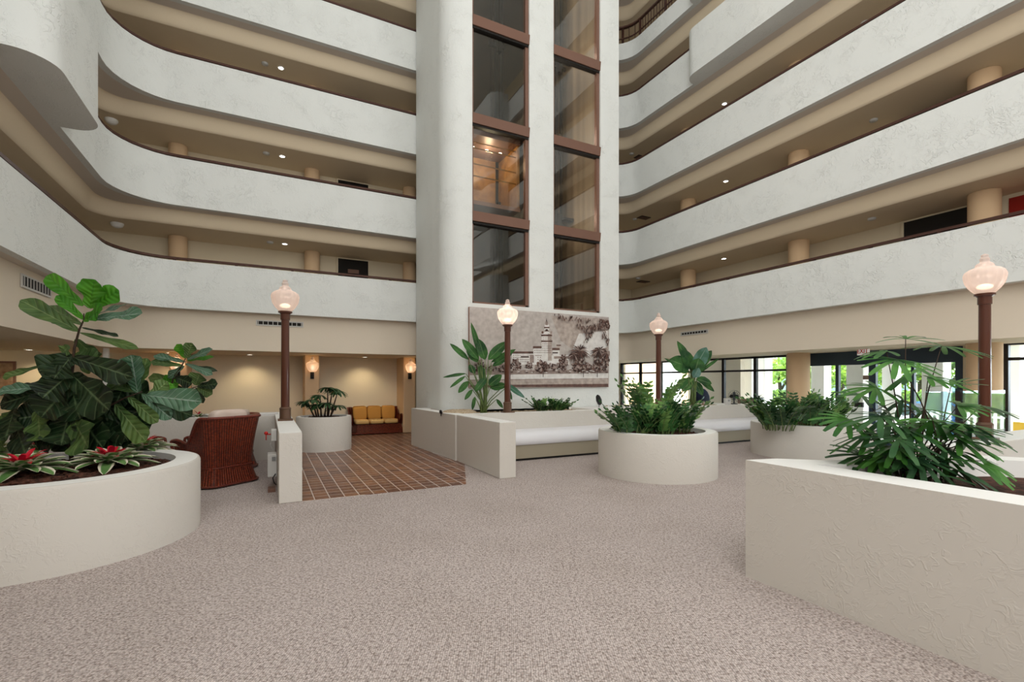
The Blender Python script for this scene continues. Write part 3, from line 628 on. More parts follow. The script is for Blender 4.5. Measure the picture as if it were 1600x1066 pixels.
# entrance doors
m = MB(); y0, y1 = px_v(1508), px_v(1254); zp = .42+H
m.box(FX-.06, FX+.06, y0, y1, zp, ZH+.05)
for a, c in ((1254, 1264), (1307, 1312), (1359, 1370), (1425, 1430), (1494, 1508)):
    ya, yc = px_v(c), px_v(a); m.box(FX-.05, FX+.05, ya, yc, 0, zp)
m.box(FX-.05, FX+.05, y0, y1, 0, .2)
fo = struct(m.build('door_1', FRB)); m = MB(); m.box(FX-.005, FX+.005, y0, y1, .1, zp); m.build('pane', WING, fo)
m = MB(); yy = px_v(1345); m.box(FX-.1, FX-.05, yy-.1, yy+.1, 1.0, 1.12); m.build('door_handle', BLACK, fo)
m = MB(); y1 = px_v(1560); y0 = -1.0
for y in (y1, px_v(1572), y0, 1.2): m.box(FX-.05, FX+.05, y-.05, y+.05, 0, ZH+.05)
m.box(FX-.06, FX+.06, px_v(1577), y1, 0, ZH+.05, 0); m.box(FX-.05, FX+.05, y0, y1, ZH-.1, ZH+.05); m.box(FX-.05, FX+.05, y0, y1, .42+H, .48+H); m.box(FX-.05, FX+.05, y0, y1, 0, .3)
fo = struct(m.build('window_4', FRK)); m = MB(); m.box(FX-.005, FX+.005, y0, y1, .2, ZH); m.build('pane', WING, fo)
m = MB(); m.box(FX-.1, FX+.1, -12, -1.0, 0, 3.33); m.box(FX-.12, FX+.1, -1, 16, ZH+.03, 3.33); m.box(FX-.1, FX+.1, px_v(1560)+.05, px_v(1508), 0, 3.33); m.box(FX-.1, FX+.1, px_v(1254), px_v(1232), 0, 3.33)
struct(m.build('wall_right', CREAM))
# exit sign
EXW = mat('exit_sign_face', srgb(235, 225, 220), .5, emit=((1, .9, .86, 1), .35)); EXR = mat('exit_sign_letters', srgb(205, 40, 30), .5)
p = P(1349, 549, dep_x(1349, 12.6))
t = thing('exit_sign', 'white exit sign with red letters hanging before the dark entrance doors', 'sign', p, -PI/2-.35)
m = MB(); m.box(-.16, .16, -.02, .02, -.09, .09); m.build('sign_body', EXW, t, bevel=.006)
cu = bpy.data.curves.new('sign_letters', 'FONT'); cu.body = 'EXIT'; cu.size = .15; cu.align_x = 'CENTER'; cu.align_y = 'CENTER'; cu.extrude = .002; cu.offset = .002
tmp_ = bpy.data.objects.new('tmp_letters', cu); C.objects.link(tmp_); bpy.context.view_layer.update(); me_ = bpy.data.meshes.new_from_object(tmp_.evaluated_get(bpy.context.evaluated_depsgraph_get())); bpy.data.objects.remove(tmp_); lo_ = bpy.data.objects.new('lettering', me_); C.objects.link(lo_); lo_.parent = t; lo_.location = (0, -.024, 0); lo_.rotation_euler = (PI/2, 0, 0); me_.materials.clear(); me_.materials.append(EXR)
m = MB(); m.tube([(0, 0, .09), (0, 0, GC-p.z)], .01); m.build('hanger', GREYW, t)
# ---------------------------------------------------------------- planters and low walls
def rplanter(x, y, R, h, label, rim=.2, soil=MULCH, sz=.08):
    t = thing('planter', label, 'planter', (x, y, 0.0))
    m = MB(); q = .012
    m.lathe([(R, 0), (R, h-.03), (R-q, h-.004), (R-.03, h)], n=72); m.build('body', PLANT, t, smooth=True, angle=50)
    m = MB(); m.lathe([(R-.03, h), (R-rim, h), (R-rim, h-.2)], n=72); m.build('rim', CAPW, t, smooth=True, angle=40)
    m = MB(); rr = R-rim+.01; vs = []; N = 26
    for i in range(N):
        for k in range(48):
            a = 2*PI*k/48; r = rr*i/(N-1); vs.append((r*math.cos(a), r*math.sin(a), h-sz+(0 if i == N-1 else random.uniform(-.02, .025))))
    m.add(vs, [(i*48+k, i*48+(k+1) % 48, (i+1)*48+(k+1) % 48, (i+1)*48+k) for i in range(N-1) for k in range(48)])
    for _ in range(int(150*rr*rr)):
        a = random.uniform(0, 6.28); r = rr*math.sqrt(random.random())*.96; m.blob((r*math.cos(a), r*math.sin(a), h-sz+.01), random.uniform(.015, .04), 6, (1, .6, .5), .25, rot=random.uniform(0, 3))
    m.build('soil', soil, t, smooth=False)['kind'] = 'stuff'
    return t
rplanter(-2.0, 6.57, 1.30, .77, 'round white stucco planter with the fiddle leaf fig and red bromeliads at far left', rim=.24)
cB = (6.254, 6.526); rplanter(*cB, 1.03, .78, 'round white stucco planter in the middle of the carpet, full of glossy green plants')
cC = (10.92, 6.59); rplanter(*cC, 1.2, .72, 'round white stucco planter nearer the entrance doors, behind the tall palm')
cA = (1.22, 12.45); rplanter(*cA, .63, .81, 'small round white planter with a little palm on the terracotta tiles', rim=.1, sz=.05)
def polywall(t, outer, inner, h, z0=0, soil=None, sz=.1, mats=(PLANT, CAPW), cap=True):
    n = len(outer); m = MB()
    m.add([(x, y, z0) for x, y in outer]+[(x, y, h) for x, y in outer], [(i, (i+1) % n, n+(i+1) % n, n+i) for i in range(n)]); m.build('body', mats[0], t)
    m = MB()
    if inner:
        k = len(inner)
        m.add([(x, y, h) for x, y in outer]+[(x, y, h) for x, y in inner]+[(x, y, h-.3) for x, y in inner], [(i, (i+1) % n, n+(i+1) % n, n+i) for i in range(n)]+[(n+i, n+(i+1) % n, 2*n+(i+1) % n, 2*n+i) for i in range(n)])
        m.build('rim', mats[1], t)
        s = MB(); s.poly([(x, y, h-sz) for x, y in inner]); s.build('soil', soil, t)['kind'] = 'stuff'
    else:
        m.poly([(x, y, h) for x, y in outer]); m.build('cap', mats[1], t)
HW = .955
t = thing('low_wall', 'white stucco stub wall between carpet and tiles that carries the left street lamp', 'wall')
m = MB(); m.box(.13, .42, 7.15, 11.28, 0, HW-.006); m.build('body', PLANT, t, bevel=.012)
m = MB(); m.box(.135, .415, 7.155, 11.28, HW-.006, HW); m.build('cap', CAPW, t)
t = thing('low_wall', 'white stucco end wall at the left end of the long white bench', 'wall')
m = MB(); m.box(3.48, 3.79, 7.28, 9.34, 0, HW-.006); m.build('body', PLANT, t, bevel=.012)
m = MB(); m.box(3.485, 3.785, 7.285, 9.34, HW-.006, HW); m.build('cap', CAPW, t)
t = thing('planter', 'long white stucco planter wrapping the foot of the elevator tower behind the bench', 'planter'); TPL = t
XE = 12.9
polywall(t, [(3.45, 9.35), (XE, 9.35), (XE, 11.0), (8.95, 11.0), (8.95, 10.75), (3.73, 10.75), (3.73, 12.2), (3.3, 12.2)], [(3.72, 9.64), (7.2, 9.64), (7.2, 10.2), (7.25, 10.74), (7.2, 10.75), (3.8, 10.75), (3.73, 11.9), (3.6, 11.9)], HW, soil=SAND, sz=.06)
# gravel bed beside the tower continues as a wide ledge; second bed behind lamp three
m = MB(); m.box(9.9, 11.7, 9.75, 10.85, HW+.001, HW+.012); o = m.build('soil', SAND, t); o['kind'] = 'stuff'
m = MB()
for _ in range(420):
    x = random.uniform(3.85, 7.1); y = random.uniform(9.68, 10.7); m.blob((x, y, HW-.05), random.uniform(.015, .035), 6, (1, .8, .6), .2)
for _ in range(160):
    x = random.uniform(8.3, 11.6); y = random.uniform(10.3, 10.72) if x < 9.9 else random.uniform(9.8, 10.8); m.blob((x, y, HW+.012), random.uniform(.012, .03), 6, (1, .8, .6), .2)
o = m.build('gravel', SAND, TPL); o['kind'] = 'stuff'
t = thing('planter', 'white stucco planter with small fig and bromeliads behind the wicker chairs', 'planter')
polywall(t, [(-5.6, 11.3), (.42, 11.3), (.42, 12.6), (-5.6, 12.6)], [(-5.4, 11.5), (.2, 11.5), (.2, 12.4), (-5.4, 12.4)], HW-.03, soil=MULCH, sz=.05)
t = thing('planter', 'big white stucco planter cut by the right edge, with the tall palm', 'planter')
HP = .985
outer = [(3.60, 2.71), (3.60, -1.5), (5.95, -1.5), (5.95, 1.55), (5.7, 1.95), (5.2, 2.15), (4.6, 2.25), (4.2, 2.38), (3.9, 2.64)]
inner = [(3.90, 2.30), (3.93, -1.2), (5.7, -1.2), (5.7, 1.5), (5.5, 1.75), (5.15, 1.9), (4.6, 2.0), (4.2, 2.1), (3.98, 2.28)]
polywall(t, outer, inner, HP, soil=MULCH, sz=.14)
t = thing('low_wall', 'lower white stucco wall at right that carries the nearest street lamp and glass panel', 'wall')
m = MB(); m.box(7.6, 12.3, 2.78, 3.3, 0, .824); m.build('body', PLANT, t, bevel=.01)
m = MB(); m.box(7.605, 12.295, 2.785, 3.295, .824, .83); m.build('cap', CAPW, t)
t = thing('glass_panel', 'clear teal glass panel standing on the low wall beside the nearest lamp', 'glass panel', (7.75, 3.15, .832))
m = MB(); m.box(0, 2.45, -.006, .006, .02, .68); m.build('pane', RAILG, t)
m = MB(); m.box(0, 2.45, -.02, .02, 0, .03); m.build('shoe', GREYW, t)
# bench
t = thing('bench', 'long built-in bench with thick white vinyl seat against the planter wall', 'bench', (3.8, 8.73, 0))
LB = 12.6-3.8
m = MB(); m.box(.0, LB, .06, .6, .0, .05); m.build('toe_kick', DARK, t)
m = MB(); m.box(.0, LB, .0, .6, .05, .33); m.build('base', BASEB, t)
prof = [(-.02, .33), (-.045, .36), (-.05, .42), (-.035, .50), (0.02, .565), (.12, .60), (.28, .615), (.45, .615), (.56, .60), (.615, .57), (.615, .33)]
m = MB(); m.loops([[(x, y, z) for (y, z) in prof] for x in (0.002, .03, LB-.03, LB)], closed_u=False)
m.poly([(0.002, y, z) for y, z in prof]); m.build('seat', VINYL, t, smooth=True, angle=50)
# ---------------------------------------------------------------- street lamps
def lamp(x, y, z0, top, label, e=1.6):
    t = thing('street_lamp', label, 'lamp', (x, y, z0)); g0 = top-.60-z0
    m = MB(); m.box(-.12, .12, -.12, .12, 0, .03); m.lathe([(.095, .03), (.095, .05), (.092, .07), (.092, .2), (.1, .21), (.075, .24), (0, .24)], n=20); m.build('base', mat('pole_base', srgb(104, 78, 62), .4, .3) if 'pole_base' not in bpy.data.materials else bpy.data.materials['pole_base'], t, smooth=True, angle=35)
    m = MB(); m.tube([(0, 0, .2), (0, 0, g0-.12)], [.072, .066], 14); m.tube([(0, 0, g0-.12), (0, 0, g0-.02), (0, 0, g0+.01)], [.078, .078, .11], 16); m.lathe([(0, g0+.0), (.115, g0+.005), (.115, g0+.03), (0, g0+.03)], n=20); m.build('pole', POLE, t, smooth=True, angle=40)
    m = MB(); k = 64
    vs = []; 
    for r, z in ACORN:
        for i in range(k):
            a = 2*PI*i/k; q = r*(1.06 if .1 < z < .4 else 1)*(1+.018*math.cos(16*a)*(1 if .02 < z < .44 else 0)); vs.append((q*math.cos(a), q*math.sin(a), g0+.02+z*.97))
    m.add(vs, [(i*k+j, i*k+(j+1) % k, (i+1)*k+(j+1) % k, (i+1)*k+j) for i in range(len(ACORN)-1) for j in range(k)]); m.build('globe', GLOBE, t, smooth=True)
    m = MB(); m.blob((0, 0, g0+.13), .07, 14, (1.3, 1.3, .55)); m.build('bulb', BULB, t, smooth=True)
    light('POINT', (x, y, z0+g0+.2), e, (1, .84, .72), name='lamp_light', rad=.09)
TOP = 1.81+H
lamp(.275, 9.4, HW, TOP, 'brown street lamp with clear acorn globe on the stub wall by the wicker chair')
lamp(on_y(793, 9.55), 9.55, HW, TOP+.02, 'brightly lit brown street lamp on the planter rim before the mural', 7)
lamp(on_y(1029, 9.5), 9.5, HW, TOP, 'slim brown street lamp farthest away, behind the middle round planter')
lamp(9.05, 3.0, .83, TOP, 'nearest and largest brown street lamp at the right edge', 2)
# ---------------------------------------------------------------- wicker seats
def wicker_seat(name, label, cat, loc, rot, W, D, hb, ha, cback, cseat, ncush, tall):
    t = thing(name, label, cat, loc, rot); n = 12; r = .16
    pl = [(W/2, D/2)]                      # U path: front right -> back right -> back left -> front left (back at -y)
    for k in range(n+1): a = -PI/2*k/n; pl.append((W/2-r+r*math.cos(a), -D/2+r+r*math.sin(a)))
    for k in range(n+1): a = -PI/2-PI/2*k/n; pl.append((-W/2+r+r*math.cos(a), -D/2+r+r*math.sin(a)))
    pl.append((-W/2, D/2))
    path = []
    for a, c in zip(pl[:-1], pl[1:]):
        d = math.hypot(c[0]-a[0], c[1]-a[1]); k = max(1, int(d/.04)); path += [(a[0]+(c[0]-a[0])*i/k, a[1]+(c[1]-a[1])*i/k) for i in range(k)]
    path.append(pl[-1])
    def hgt(x, y):
        q = (y+D/2)/D
        if q < .18: return hb-.01*(1-abs(x)/(W/2))*0
        if q < .62: s = (q-.18)/.44; s = s*s*(3-2*s); return hb+(ha-.03-hb)*s
        return ha-.03+.05*math.sin(PI*(q-.62)/.5)
    zw = .3
    def off(x, y, k):                       # push outwards from the centre line
        L = math.hypot(x/(W/2), y/(D/2)) or 1
        return (x*(1+k/(W/2)), y*(1+k/(D/2)))
    m = MB(); cols = []; uv = []; s = 0; NZ = 12
    for i, (x, y) in enumerate(path):
        if i: s += math.hypot(x-path[i-1][0], y-path[i-1][1])
        h = hgt(x, y); c = []; u = []
        for j in range(NZ+1):
            z = zw+(h-zw)*j/NZ; k = .0+.06*(j/NZ)**1.5*(h-zw)/.5; xx, yy = off(x, y, k); c.append((xx, yy, z)); u.append((s, z))
        cols.append(c); uv.append(u)
    M = len(path)
    vo = [p for c in cols for p in c]; uo = [q for c in uv for q in c]
    fo = [(i*(NZ+1)+j, (i+1)*(NZ+1)+j, (i+1)*(NZ+1)+j+1, i*(NZ+1)+j+1) for i in range(M-1) for j in range(NZ)]
    m.add(vo, [f[::-1] for f in fo], 0, uo)
    vi = [(p[0]*.93, p[1]*.93+(.0), p[2]) for p in vo]; m.add(vi, fo, 0, uo)
    m.build('frame', WICK, t, smooth=True)
    m = MB(); vs = []; us = []; s = 0     # flared skirt
    full = path+[(-W/2+(W)*(k/10), D/2) for k in range(1, 10)]; NN = len(full)
    for i, (x, y) in enumerate(full):
        if i: s += math.hypot(x-full[i-1][0], y-full[i-1][1])
        for j in range(5):
            z = .03+(zw-.03)*j/4; xx, yy = off(x, y, .07*(1-j/4)**1.3); vs.append((xx, yy, z)); us.append((s, z*1.0))
    m.add(vs, [(i*5+j, ((i+1) % NN)*5+j, ((i+1) % NN)*5+j+1, i*5+j+1) for i in range(NN) for j in range(4)], 0, us)
    m.box(-W/2*.95, W/2*.95, -D/2*.95, D/2*.98, zw-.03, zw+.02); m.build('skirt', WICK, t, smooth=True, angle=50)
    m = MB(); tops = [Vector(c[-1])*1 for c in cols]
    ends = []
    f0 = [tops[0]+Vector((0, .03, -.05)), tops[0]+Vector((0, .02, -.01))]; f1 = [tops[-1]+Vector((0, .02, -.01)), tops[-1]+Vector((0, .03, -.05))]
    m.tube([Vector((cols[0][0]))+Vector((0, .0, 0))]+f0+tops+f1+[Vector(cols[-1][0])], .024, 8)
    m.tube([(off(x, y, .004)[0], off(x, y, .004)[1], zw) for x, y in path], .014, 6)
    m.tube([(off(x, y, .072)[0], off(x, y, .072)[1], .035) for x, y in full]+[(off(*full[0], .072)[0], off(*full[0], .072)[1], .035)], .018, 6)
    # open weave balusters at the arms
    m.build('braid', WICKT, t, smooth=True)
    def cush(name, x0, x1, y0, y1, z0, z1, mt, tilt=0):
        c = MB(); cx, cy, cz = (x0+x1)/2, (y0+y1)/2, (z0+z1)/2; n_ = 20; vs = []
        for i in range(n_//2+1):
            ph = PI*i/(n_//2)
            for k in range(n_):
                th = 2*PI*k/n_; f = lambda v: math.copysign(abs(v)**.35, v)
                x, y, z = f(math.sin(ph))*f(math.cos(th)), f(math.sin(ph))*f(math.sin(th)), f(math.cos(ph))
                zz = z*(z1-z0)/2; vs.append((cx+x*(x1-x0)/2, cy+y*(y1-y0)/2-tilt*(zz), cz+zz))
        c.add(vs, [(i*n_+k, (i+1)*n_+k, (i+1)*n_+(k+1) % n_, i*n_+(k+1) % n_) for i in range(n_//2) for k in range(n_)]); c.build(name, mt, t, smooth=True)
    wi = (W-.16)/ncush
    for i in range(ncush):
        x0 = -W/2+.08+wi*i
        cush('seat_cushion', x0, x0+wi-.01, -D/2+.1, D/2+.02, zw+.01, zw+.15, cseat)
        cush('back_cushion', x0, x0+wi-.01, -D/2+.07, -D/2+.27, zw+.13, tall, cback, .12)
    return t
def facing(du, dv): return math.atan2(dv, du)-PI/2
bl, br = Vector((-.77, 8.52, 0)), Vector((-.116, 9.04, 0)); nrm = Vector((-.62, .78, 0)).normalized(); cc = (bl+br)/2+nrm*.46
wicker_seat('wicker_armchair', 'dark red wicker armchair seen from behind, pale cushion, next to the round fig planter', 'armchair', cc, facing(nrm.x, nrm.y), .78, .80, 1.08, .70, CUSHW, CUSHW, 1, 1.2)
wicker_seat('wicker_armchair', 'dark wicker armchair mostly hidden behind the nearer wicker armchair', 'armchair', (-.72, 10.36, 0), facing(-1, .25), .8, .82, 1.02, .66, CUSHW, CUSHW, 1, 1.12)
wicker_seat('wicker_armchair', 'dark wicker armchair peeking out behind the fiddle leaf fig', 'armchair', (-2.2, 9.9, 0), facing(.9, -.4), .8, .82, .98, .66, CUSHW, CUSHW, 1, 1.0)
wicker_seat('wicker_sofa', 'small wicker sofa with three amber cushions against the lobby back wall', 'sofa', (3.05, 15.6, .007), PI, 1.5, .72, .80, .58, CUSHA, CUSHY, 3, .86)
# ---------------------------------------------------------------- plants
Z = Vector((0, 0, 1)); VIEW = Vector((SA, CA, 0)); TOCAM = -VIEW
def interp(pr, t):
    for (a, x), (b2, y) in zip(pr[:-1], pr[1:]):
        if t <= b2: return x+(y-x)*(t-a)/(b2-a)
    return pr[-1][1]
FIGP = [(0, .10), (.08, .34), (.22, .52), (.36, .56), (.55, .82), (.74, 1), (.88, .9), (.96, .55), (1, .08)]
PADP = [(0, .1), (.08, .45), (.25, .9), (.45, 1), (.7, .85), (.88, .5), (1, .04)]
STRP = [(0, .7), (.3, 1), (.7, .95), (.9, .6), (1, .08)]
BLNP = [(0, .3), (.3, .85), (.6, 1), (.9, .9), (1, .6)]
ELLP = [(0, .1), (.3, .9), (.5, 1), (.8, .62), (1, .05)]
def leaf(m, b, d, up, L, W, prof, droop=.2, fold=.15, wav=0, nl=9, nw=4, mi=0):
    b = Vector(b); d = Vector(d).normalized(); sd = d.cross(Vector(up))
    if sd.length < 1e-3: sd = d.cross(Vector((1, 0, 0)))
    sd.normalize(); ph = random.uniform(0, 6); vs = []; uv = []; prev = b
    for i in range(nl+1):
        t = i/nl; p = b+d*L*t-Z*droop*L*t*t; tg = (d-Z*2*droop*t).normalized(); nn = sd.cross(tg).normalized(); wd = W*interp(prof, t)/2
        for j in range(nw+1):
            x = -1+2*j/nw; vs.append(p+sd*x*wd+nn*(fold*abs(x)*wd+wav*wd*abs(x)*math.sin(ph+t*13+(2 if x > 0 else 0)))); uv.append((j/nw, t))
    m.add(vs, [(i*(nw+1)+j, i*(nw+1)+j+1, (i+1)*(nw+1)+j+1, (i+1)*(nw+1)+j) for i in range(nl) for j in range(nw)], mi, uv)
FM = [FIGD, FIGM, FIGB, FIGS]
def px_leaf(m, Y, lst, prof, nl=14, wav=.22, droop=.0):
    for (bx, by, tx, ty, wpx, mi, face, dz) in lst:
        a = P(bx, by, Y); c = P(tx, ty, Y+dz); d = c-a; L = d.length
        up = (Z*(1-face)+TOCAM*face)
        if abs(d.normalized().dot(up.normalized())) > .93: up = TOCAM+Vector((.3, 0, 0))
        leaf(m, a, d, up, L, wpx/F*Y, prof, droop, .18, wav, nl, 6, mi)
# large fiddle leaf fig
Y0 = 5.55
t = thing('fiddle_leaf_fig', 'tall fiddle leaf fig with huge dark leaves in the round planter at far left', 'plant', P(112, 722, Y0)-Z*0)
org = t.location.copy()
def build_at(m, name, mats, parent, smooth=True):
    o = m.build(name, mats, parent, smooth=smooth); o.location = -parent.location; return o
m = MB()
m.tube([P(112, 724, Y0), P(108, 660, Y0), P(112, 590, Y0), P(116, 545, Y0), P(124, 515, Y0), P(131, 500, Y0), P(131, 490, Y0)], [.022, .02, .017, .014, .011, .008, .006], 8)
m.tube([P(110, 680, Y0), P(140, 655, Y0), P(170, 635, Y0), P(195, 622, Y0), P(222, 612, Y0)], [.016, .014, .012, .009, .006], 8)
m.tube([P(110, 700, Y0+.1), P(70, 680, Y0), P(40, 672, Y0-.1), P(20, 660, Y0-.1)], [.014, .012, .01, .007], 8)
build_at(m, 'stem', TWIG, t)
m = MB()
px_leaf(m, Y0, [
 (130, 478, 73, 431, 26, 2, .75, .15), (140, 482, 148, 437, 46, 2, 1, -.05), (143, 480, 186, 454, 32, 2, 1, 0), (132, 500, 88, 462, 17, 2, .6, -.1), (131, 500, 160, 484, 30, 2, .75, -.15), (133, 500, 222, 490, 30, 3, .5, -.05),
 (133, 498, 198, 476, 20, 3, .35, .15), (124, 518, 32, 469, 28, 1, .65, -.1), (128, 508, 74, 478, 18, 1, .5, .2), (122, 516, 80, 500, 12, 1, .5, 0), (128, 512, 185, 526, 12, 0, .4, .1), (125, 520, 216, 545, 14, 1, .6, -.1),
 (114, 558, 152, 566, 44, 1, 1, .1), (118, 530, 152, 560, 30, 1, .9, .2), (108, 540, 98, 552, 24, 1, .9, 0), (115, 556, 60, 580, 44, 0, .9, -.1), (112, 556, 84, 592, 50, 0, 1, -.12), (112, 558, 208, 590, 40, 0, .8, -.1),
 (62, 573, 4, 590, 17, 1, .6, -.05), (70, 604, -3, 612, 28, 3, .5, -.15), (66, 612, 0, 632, 34, 0, .7, -.1), (112, 582, 66, 622, 56, 0, 1, -.18), (112, 585, 170, 641, 62, 0, .95, -.2), (112, 600, 64, 652, 62, 0, .95, -.15),
 (110, 600, 125, 655, 60, 0, 1, -.1), (215, 614, 205, 555, 40, 3, .75, 0), (212, 614, 230, 560, 26, 1, .8, .05), (228, 618, 315, 628, 40, 3, .75, -.05), (200, 620, 247, 660, 22, 1, .8, -.1), (222, 616, 268, 655, 22, 3, .7, 0),
 (210, 612, 170, 596, 22, 1, .7, .1), (180, 632, 228, 690, 34, 1, .85, -.12), (170, 636, 200, 690, 40, 0, .9, 0), (60, 640, 62, 688, 44, 1, .95, -.15), (28, 640, 0, 668, 30, 1, .8, 0), (22, 640, 8, 688, 50, 0, 1, -.2),
 (26, 668, 40, 710, 54, 0, 1, -.15), (12, 665, -10, 700, 40, 1, .9, 0), (110, 640, 95, 696, 60, 0, 1, -.1), (118, 640, 160, 700, 66, 0, .95, -.15), (130, 640, 190, 696, 50, 0, .9, 0), (112, 650, 138, 700, 56, 1, 1, -.25),
 (120, 630, 190, 650, 44, 0, .7, .1), (160, 640, 235, 668, 36, 0, .7, .05), (105, 650, 60, 700, 50, 0, .9, .1), (232, 622, 262, 596, 26, 1, .8, .1), (238, 622, 270, 600, 20, 2, .8, .15), (238, 626, 300, 650, 30, 0, .7, .1)], FIGP)
for _ in range(42):
    x = random.uniform(60, 195); y = random.uniform(600, 690); a = random.uniform(-.4, 3.5); q = random.uniform(42, 62)
    px_leaf(m, Y0+random.uniform(.05, .3), [(x, y, x+q*math.cos(a), y+q*abs(math.sin(a))*.9, random.uniform(38, 56), 0, random.uniform(.6, 1), random.uniform(-.15, .15))], FIGP)
build_at(m, 'foliage', FM, t)
# smaller fig behind
Y1 = 9.75
t = thing('fiddle_leaf_fig', 'smaller fiddle leaf fig in the back planter, glossy leaves before a wall lamp', 'plant', P(262, 652, Y1))
m = MB(); m.tube([P(262, 655, Y1), P(260, 625, Y1), P(272, 590, Y1), P(284, 572, Y1), P(290, 560, Y1)], [.03, .026, .02, .014, .008], 8); m.tube([P(262, 630, Y1), P(285, 612, Y1), P(308, 604, Y1)], [.018, .014, .008], 7); build_at(m, 'stem', TWIG, t)
m = MB()
px_leaf(m, Y1, [(290, 560, 276, 538, 14, 2, .9, 0), (291, 560, 300, 536, 22, 1, 1, 0), (292, 562, 332, 546, 16, 3, .6, 0), (292, 564, 334, 558, 12, 2, .5, .2), (290, 566, 240, 556, 14, 3, .5, 0), (286, 572, 236, 565, 15, 1, .6, -.1), (290, 568, 332, 586, 13, 3, .5, 0), (290, 570, 340, 580, 10, 0, .5, .2),
 (288, 572, 262, 590, 14, 3, .8, 0), (305, 602, 312, 584, 30, 1, 1, 0), (308, 604, 340, 600, 18, 0, .7, 0), (308, 606, 332, 616, 18, 1, .8, 0), (306, 606, 318, 630, 12, 0, .8, 0), (285, 596, 232, 590, 16, 1, .7, .1), (280, 600, 254, 594, 20, 2, .9, 0), (278, 602, 256, 612, 20, 2, .8, -.1),
 (275, 590, 300, 600, 24, 0, .9, 0), (270, 600, 290, 622, 26, 0, 1, .1), (266, 608, 245, 632, 26, 0, .9, .1), (264, 616, 282, 642, 26, 0, .9, .1), (262, 610, 300, 630, 22, 0, .8, .2), (260, 620, 232, 640, 22, 0, .8, .2), (262, 606, 262, 640, 28, 0, 1, .15)], FIGP, 8)
build_at(m, 'foliage', FM, t)
# bromeliads
def bromeliad(p, R, label, n=36, seed=0, red=18, group=None):
    random.seed(seed); t = thing('bromeliad', label, 'plant', p, group=group); m = MB()
    for k in range(n):
        a = k*2.4+random.uniform(-.15, .15); el = .22+.7*(k/n); L = R*(1.05-.35*k/n)*random.uniform(.9, 1.1)
        d = Vector((math.cos(a)*math.cos(el), math.sin(a)*math.cos(el), math.sin(el)))
        leaf(m, (d.x*.02, d.y*.02, .02), d, Z, L, R*.31*random.uniform(.85, 1.1), STRP, .36-.1*k/n, .28, .03, 9, 6)
    m.build('foliage', BROM, t, smooth=True)
    m = MB()
    for k in range(red):
        a = k*2.4+.5; el = .35+.75*(k/red); d = Vector((math.cos(a)*math.cos(el), math.sin(a)*math.cos(el), math.sin(el)))
        leaf(m, (d.x*.02, d.y*.02, .09), d, Z, R*random.uniform(.42, .68), R*.13, STRP, .3, .2, .03, 7, 4)
    m.build('bract', BROR, t, smooth=True)
    return t
sz_ = .70
def at(px, py, z):
    Y = (z-H)*F/(HZ-py); p = P(px, py, Y); return p
for i, (x, y, R, lab) in enumerate(((34, 740, .43, 'red-centred variegated bromeliad at the left rim of the fig planter'), (172, 728, .44, 'red-centred variegated bromeliad in the middle of the fig planter rim'), (218, 708, .44, 'red-centred variegated bromeliad at the right, nearest the wicker armchair'), (-25, 716, .42, 'variegated bromeliad cut off by the left edge of the picture'), (60, 706, .26, 'small bromeliad almost hidden under the fig leaves'))):
    bromeliad(at(x, y, sz_+.02), R, lab, seed=i+1)
for i, (x, y) in enumerate(((238, 652), (262, 650), (286, 650), (310, 649))):
    p = P(x, y, dep_y(x, 11.7)); p.z = HW-.07
    bromeliad(p, .24, 'small variegated bromeliad in the back planter, %s' % ('first from the left', 'second from the left', 'second from the right', 'nearest the armchair cushion with the red centre')[i], 12, 20+i, 5)
random.seed(11)
# lady palms
def fan(m, hub, d, up, n, L, W, spread=2.4, droop=.35, mi=0):
    d = Vector(d).normalized(); sd = d.cross(Vector(up)); sd.normalize()
    for k in range(n):
        a = -spread/2+spread*k/(n-1)+random.uniform(-.08, .08); q = (d*math.cos(a)+sd*math.sin(a)).normalized()
        leaf(m, hub, q, up, L*random.uniform(.8, 1.05)*(1-.18*abs(a)/spread), W, BLNP, droop*random.uniform(.7, 1.4), .22, 0, 6, 2, mi)
PLM = [PALM, PALMD]
soilz = HP-.14
def bp(x, y): return Vector((x, y, soilz))
base = at(1435, 757, soilz)
hubs = [(1385, 549, -.6, .2, 3.7, 0), (1415, 530, .1, -.1, 3.8, 0), (1471, 541, .9, .1, 3.9, 0), (1402, 562, -.5, .5, 3.6, 0), (1424, 584, -.2, .6, 3.7, 0), (1486, 603, .5, -.6, 4.0, 0), (1345, 618, -.7, .1, 4.2, 1), (1325, 655, -1, .5, 3.8, 0), (1370, 606, -.9, .2, 3.9, 0),
 (1392, 650, -.6, .4, 3.7, 1), (1445, 640, .1, .5, 3.9, 0), (1497, 634, .8, 0, 4.0, 0), (1532, 634, .9, .3, 4.0, 1), (1515, 672, 1, .4, 3.7, 0), (1475, 676, .6, .3, 3.6, 0), (1420, 672, -.5, .5, 3.6, 1), (1362, 676, -.7, .8, 3.8, 0), (1350, 712, -.9, .1, 3.9, 1), (1400, 700, -.6, .5, 3.6, 0),
 (1437, 716, -.1, .7, 3.5, 1), (1478, 716, .4, .8, 3.45, 0), (1508, 692, .9, .5, 3.6, 0), (1494, 734, .7, .8, 3.4, 1), (1524, 722, .9, .7, 3.5, 0), (1460, 742, .2, .8, 3.4, 1), (1450, 590, .8, .2, 3.9, 0), (1410, 625, -.3, .5, 3.9, 1), (1462, 655, .3, .5, 3.9, 1)]
for _ in range(18):
    x = random.uniform(1375, 1535); hubs.append((x, random.uniform(655, 733)-(12 if x < 1420 else 0), (x-1450)/80, random.uniform(0, .9), random.uniform(3.35, 3.95), random.choice((0, 0, 1))))
t = thing('lady_palm', 'tall lady palm with many fans of blunt green leaflets in the big right planter', 'plant', base)
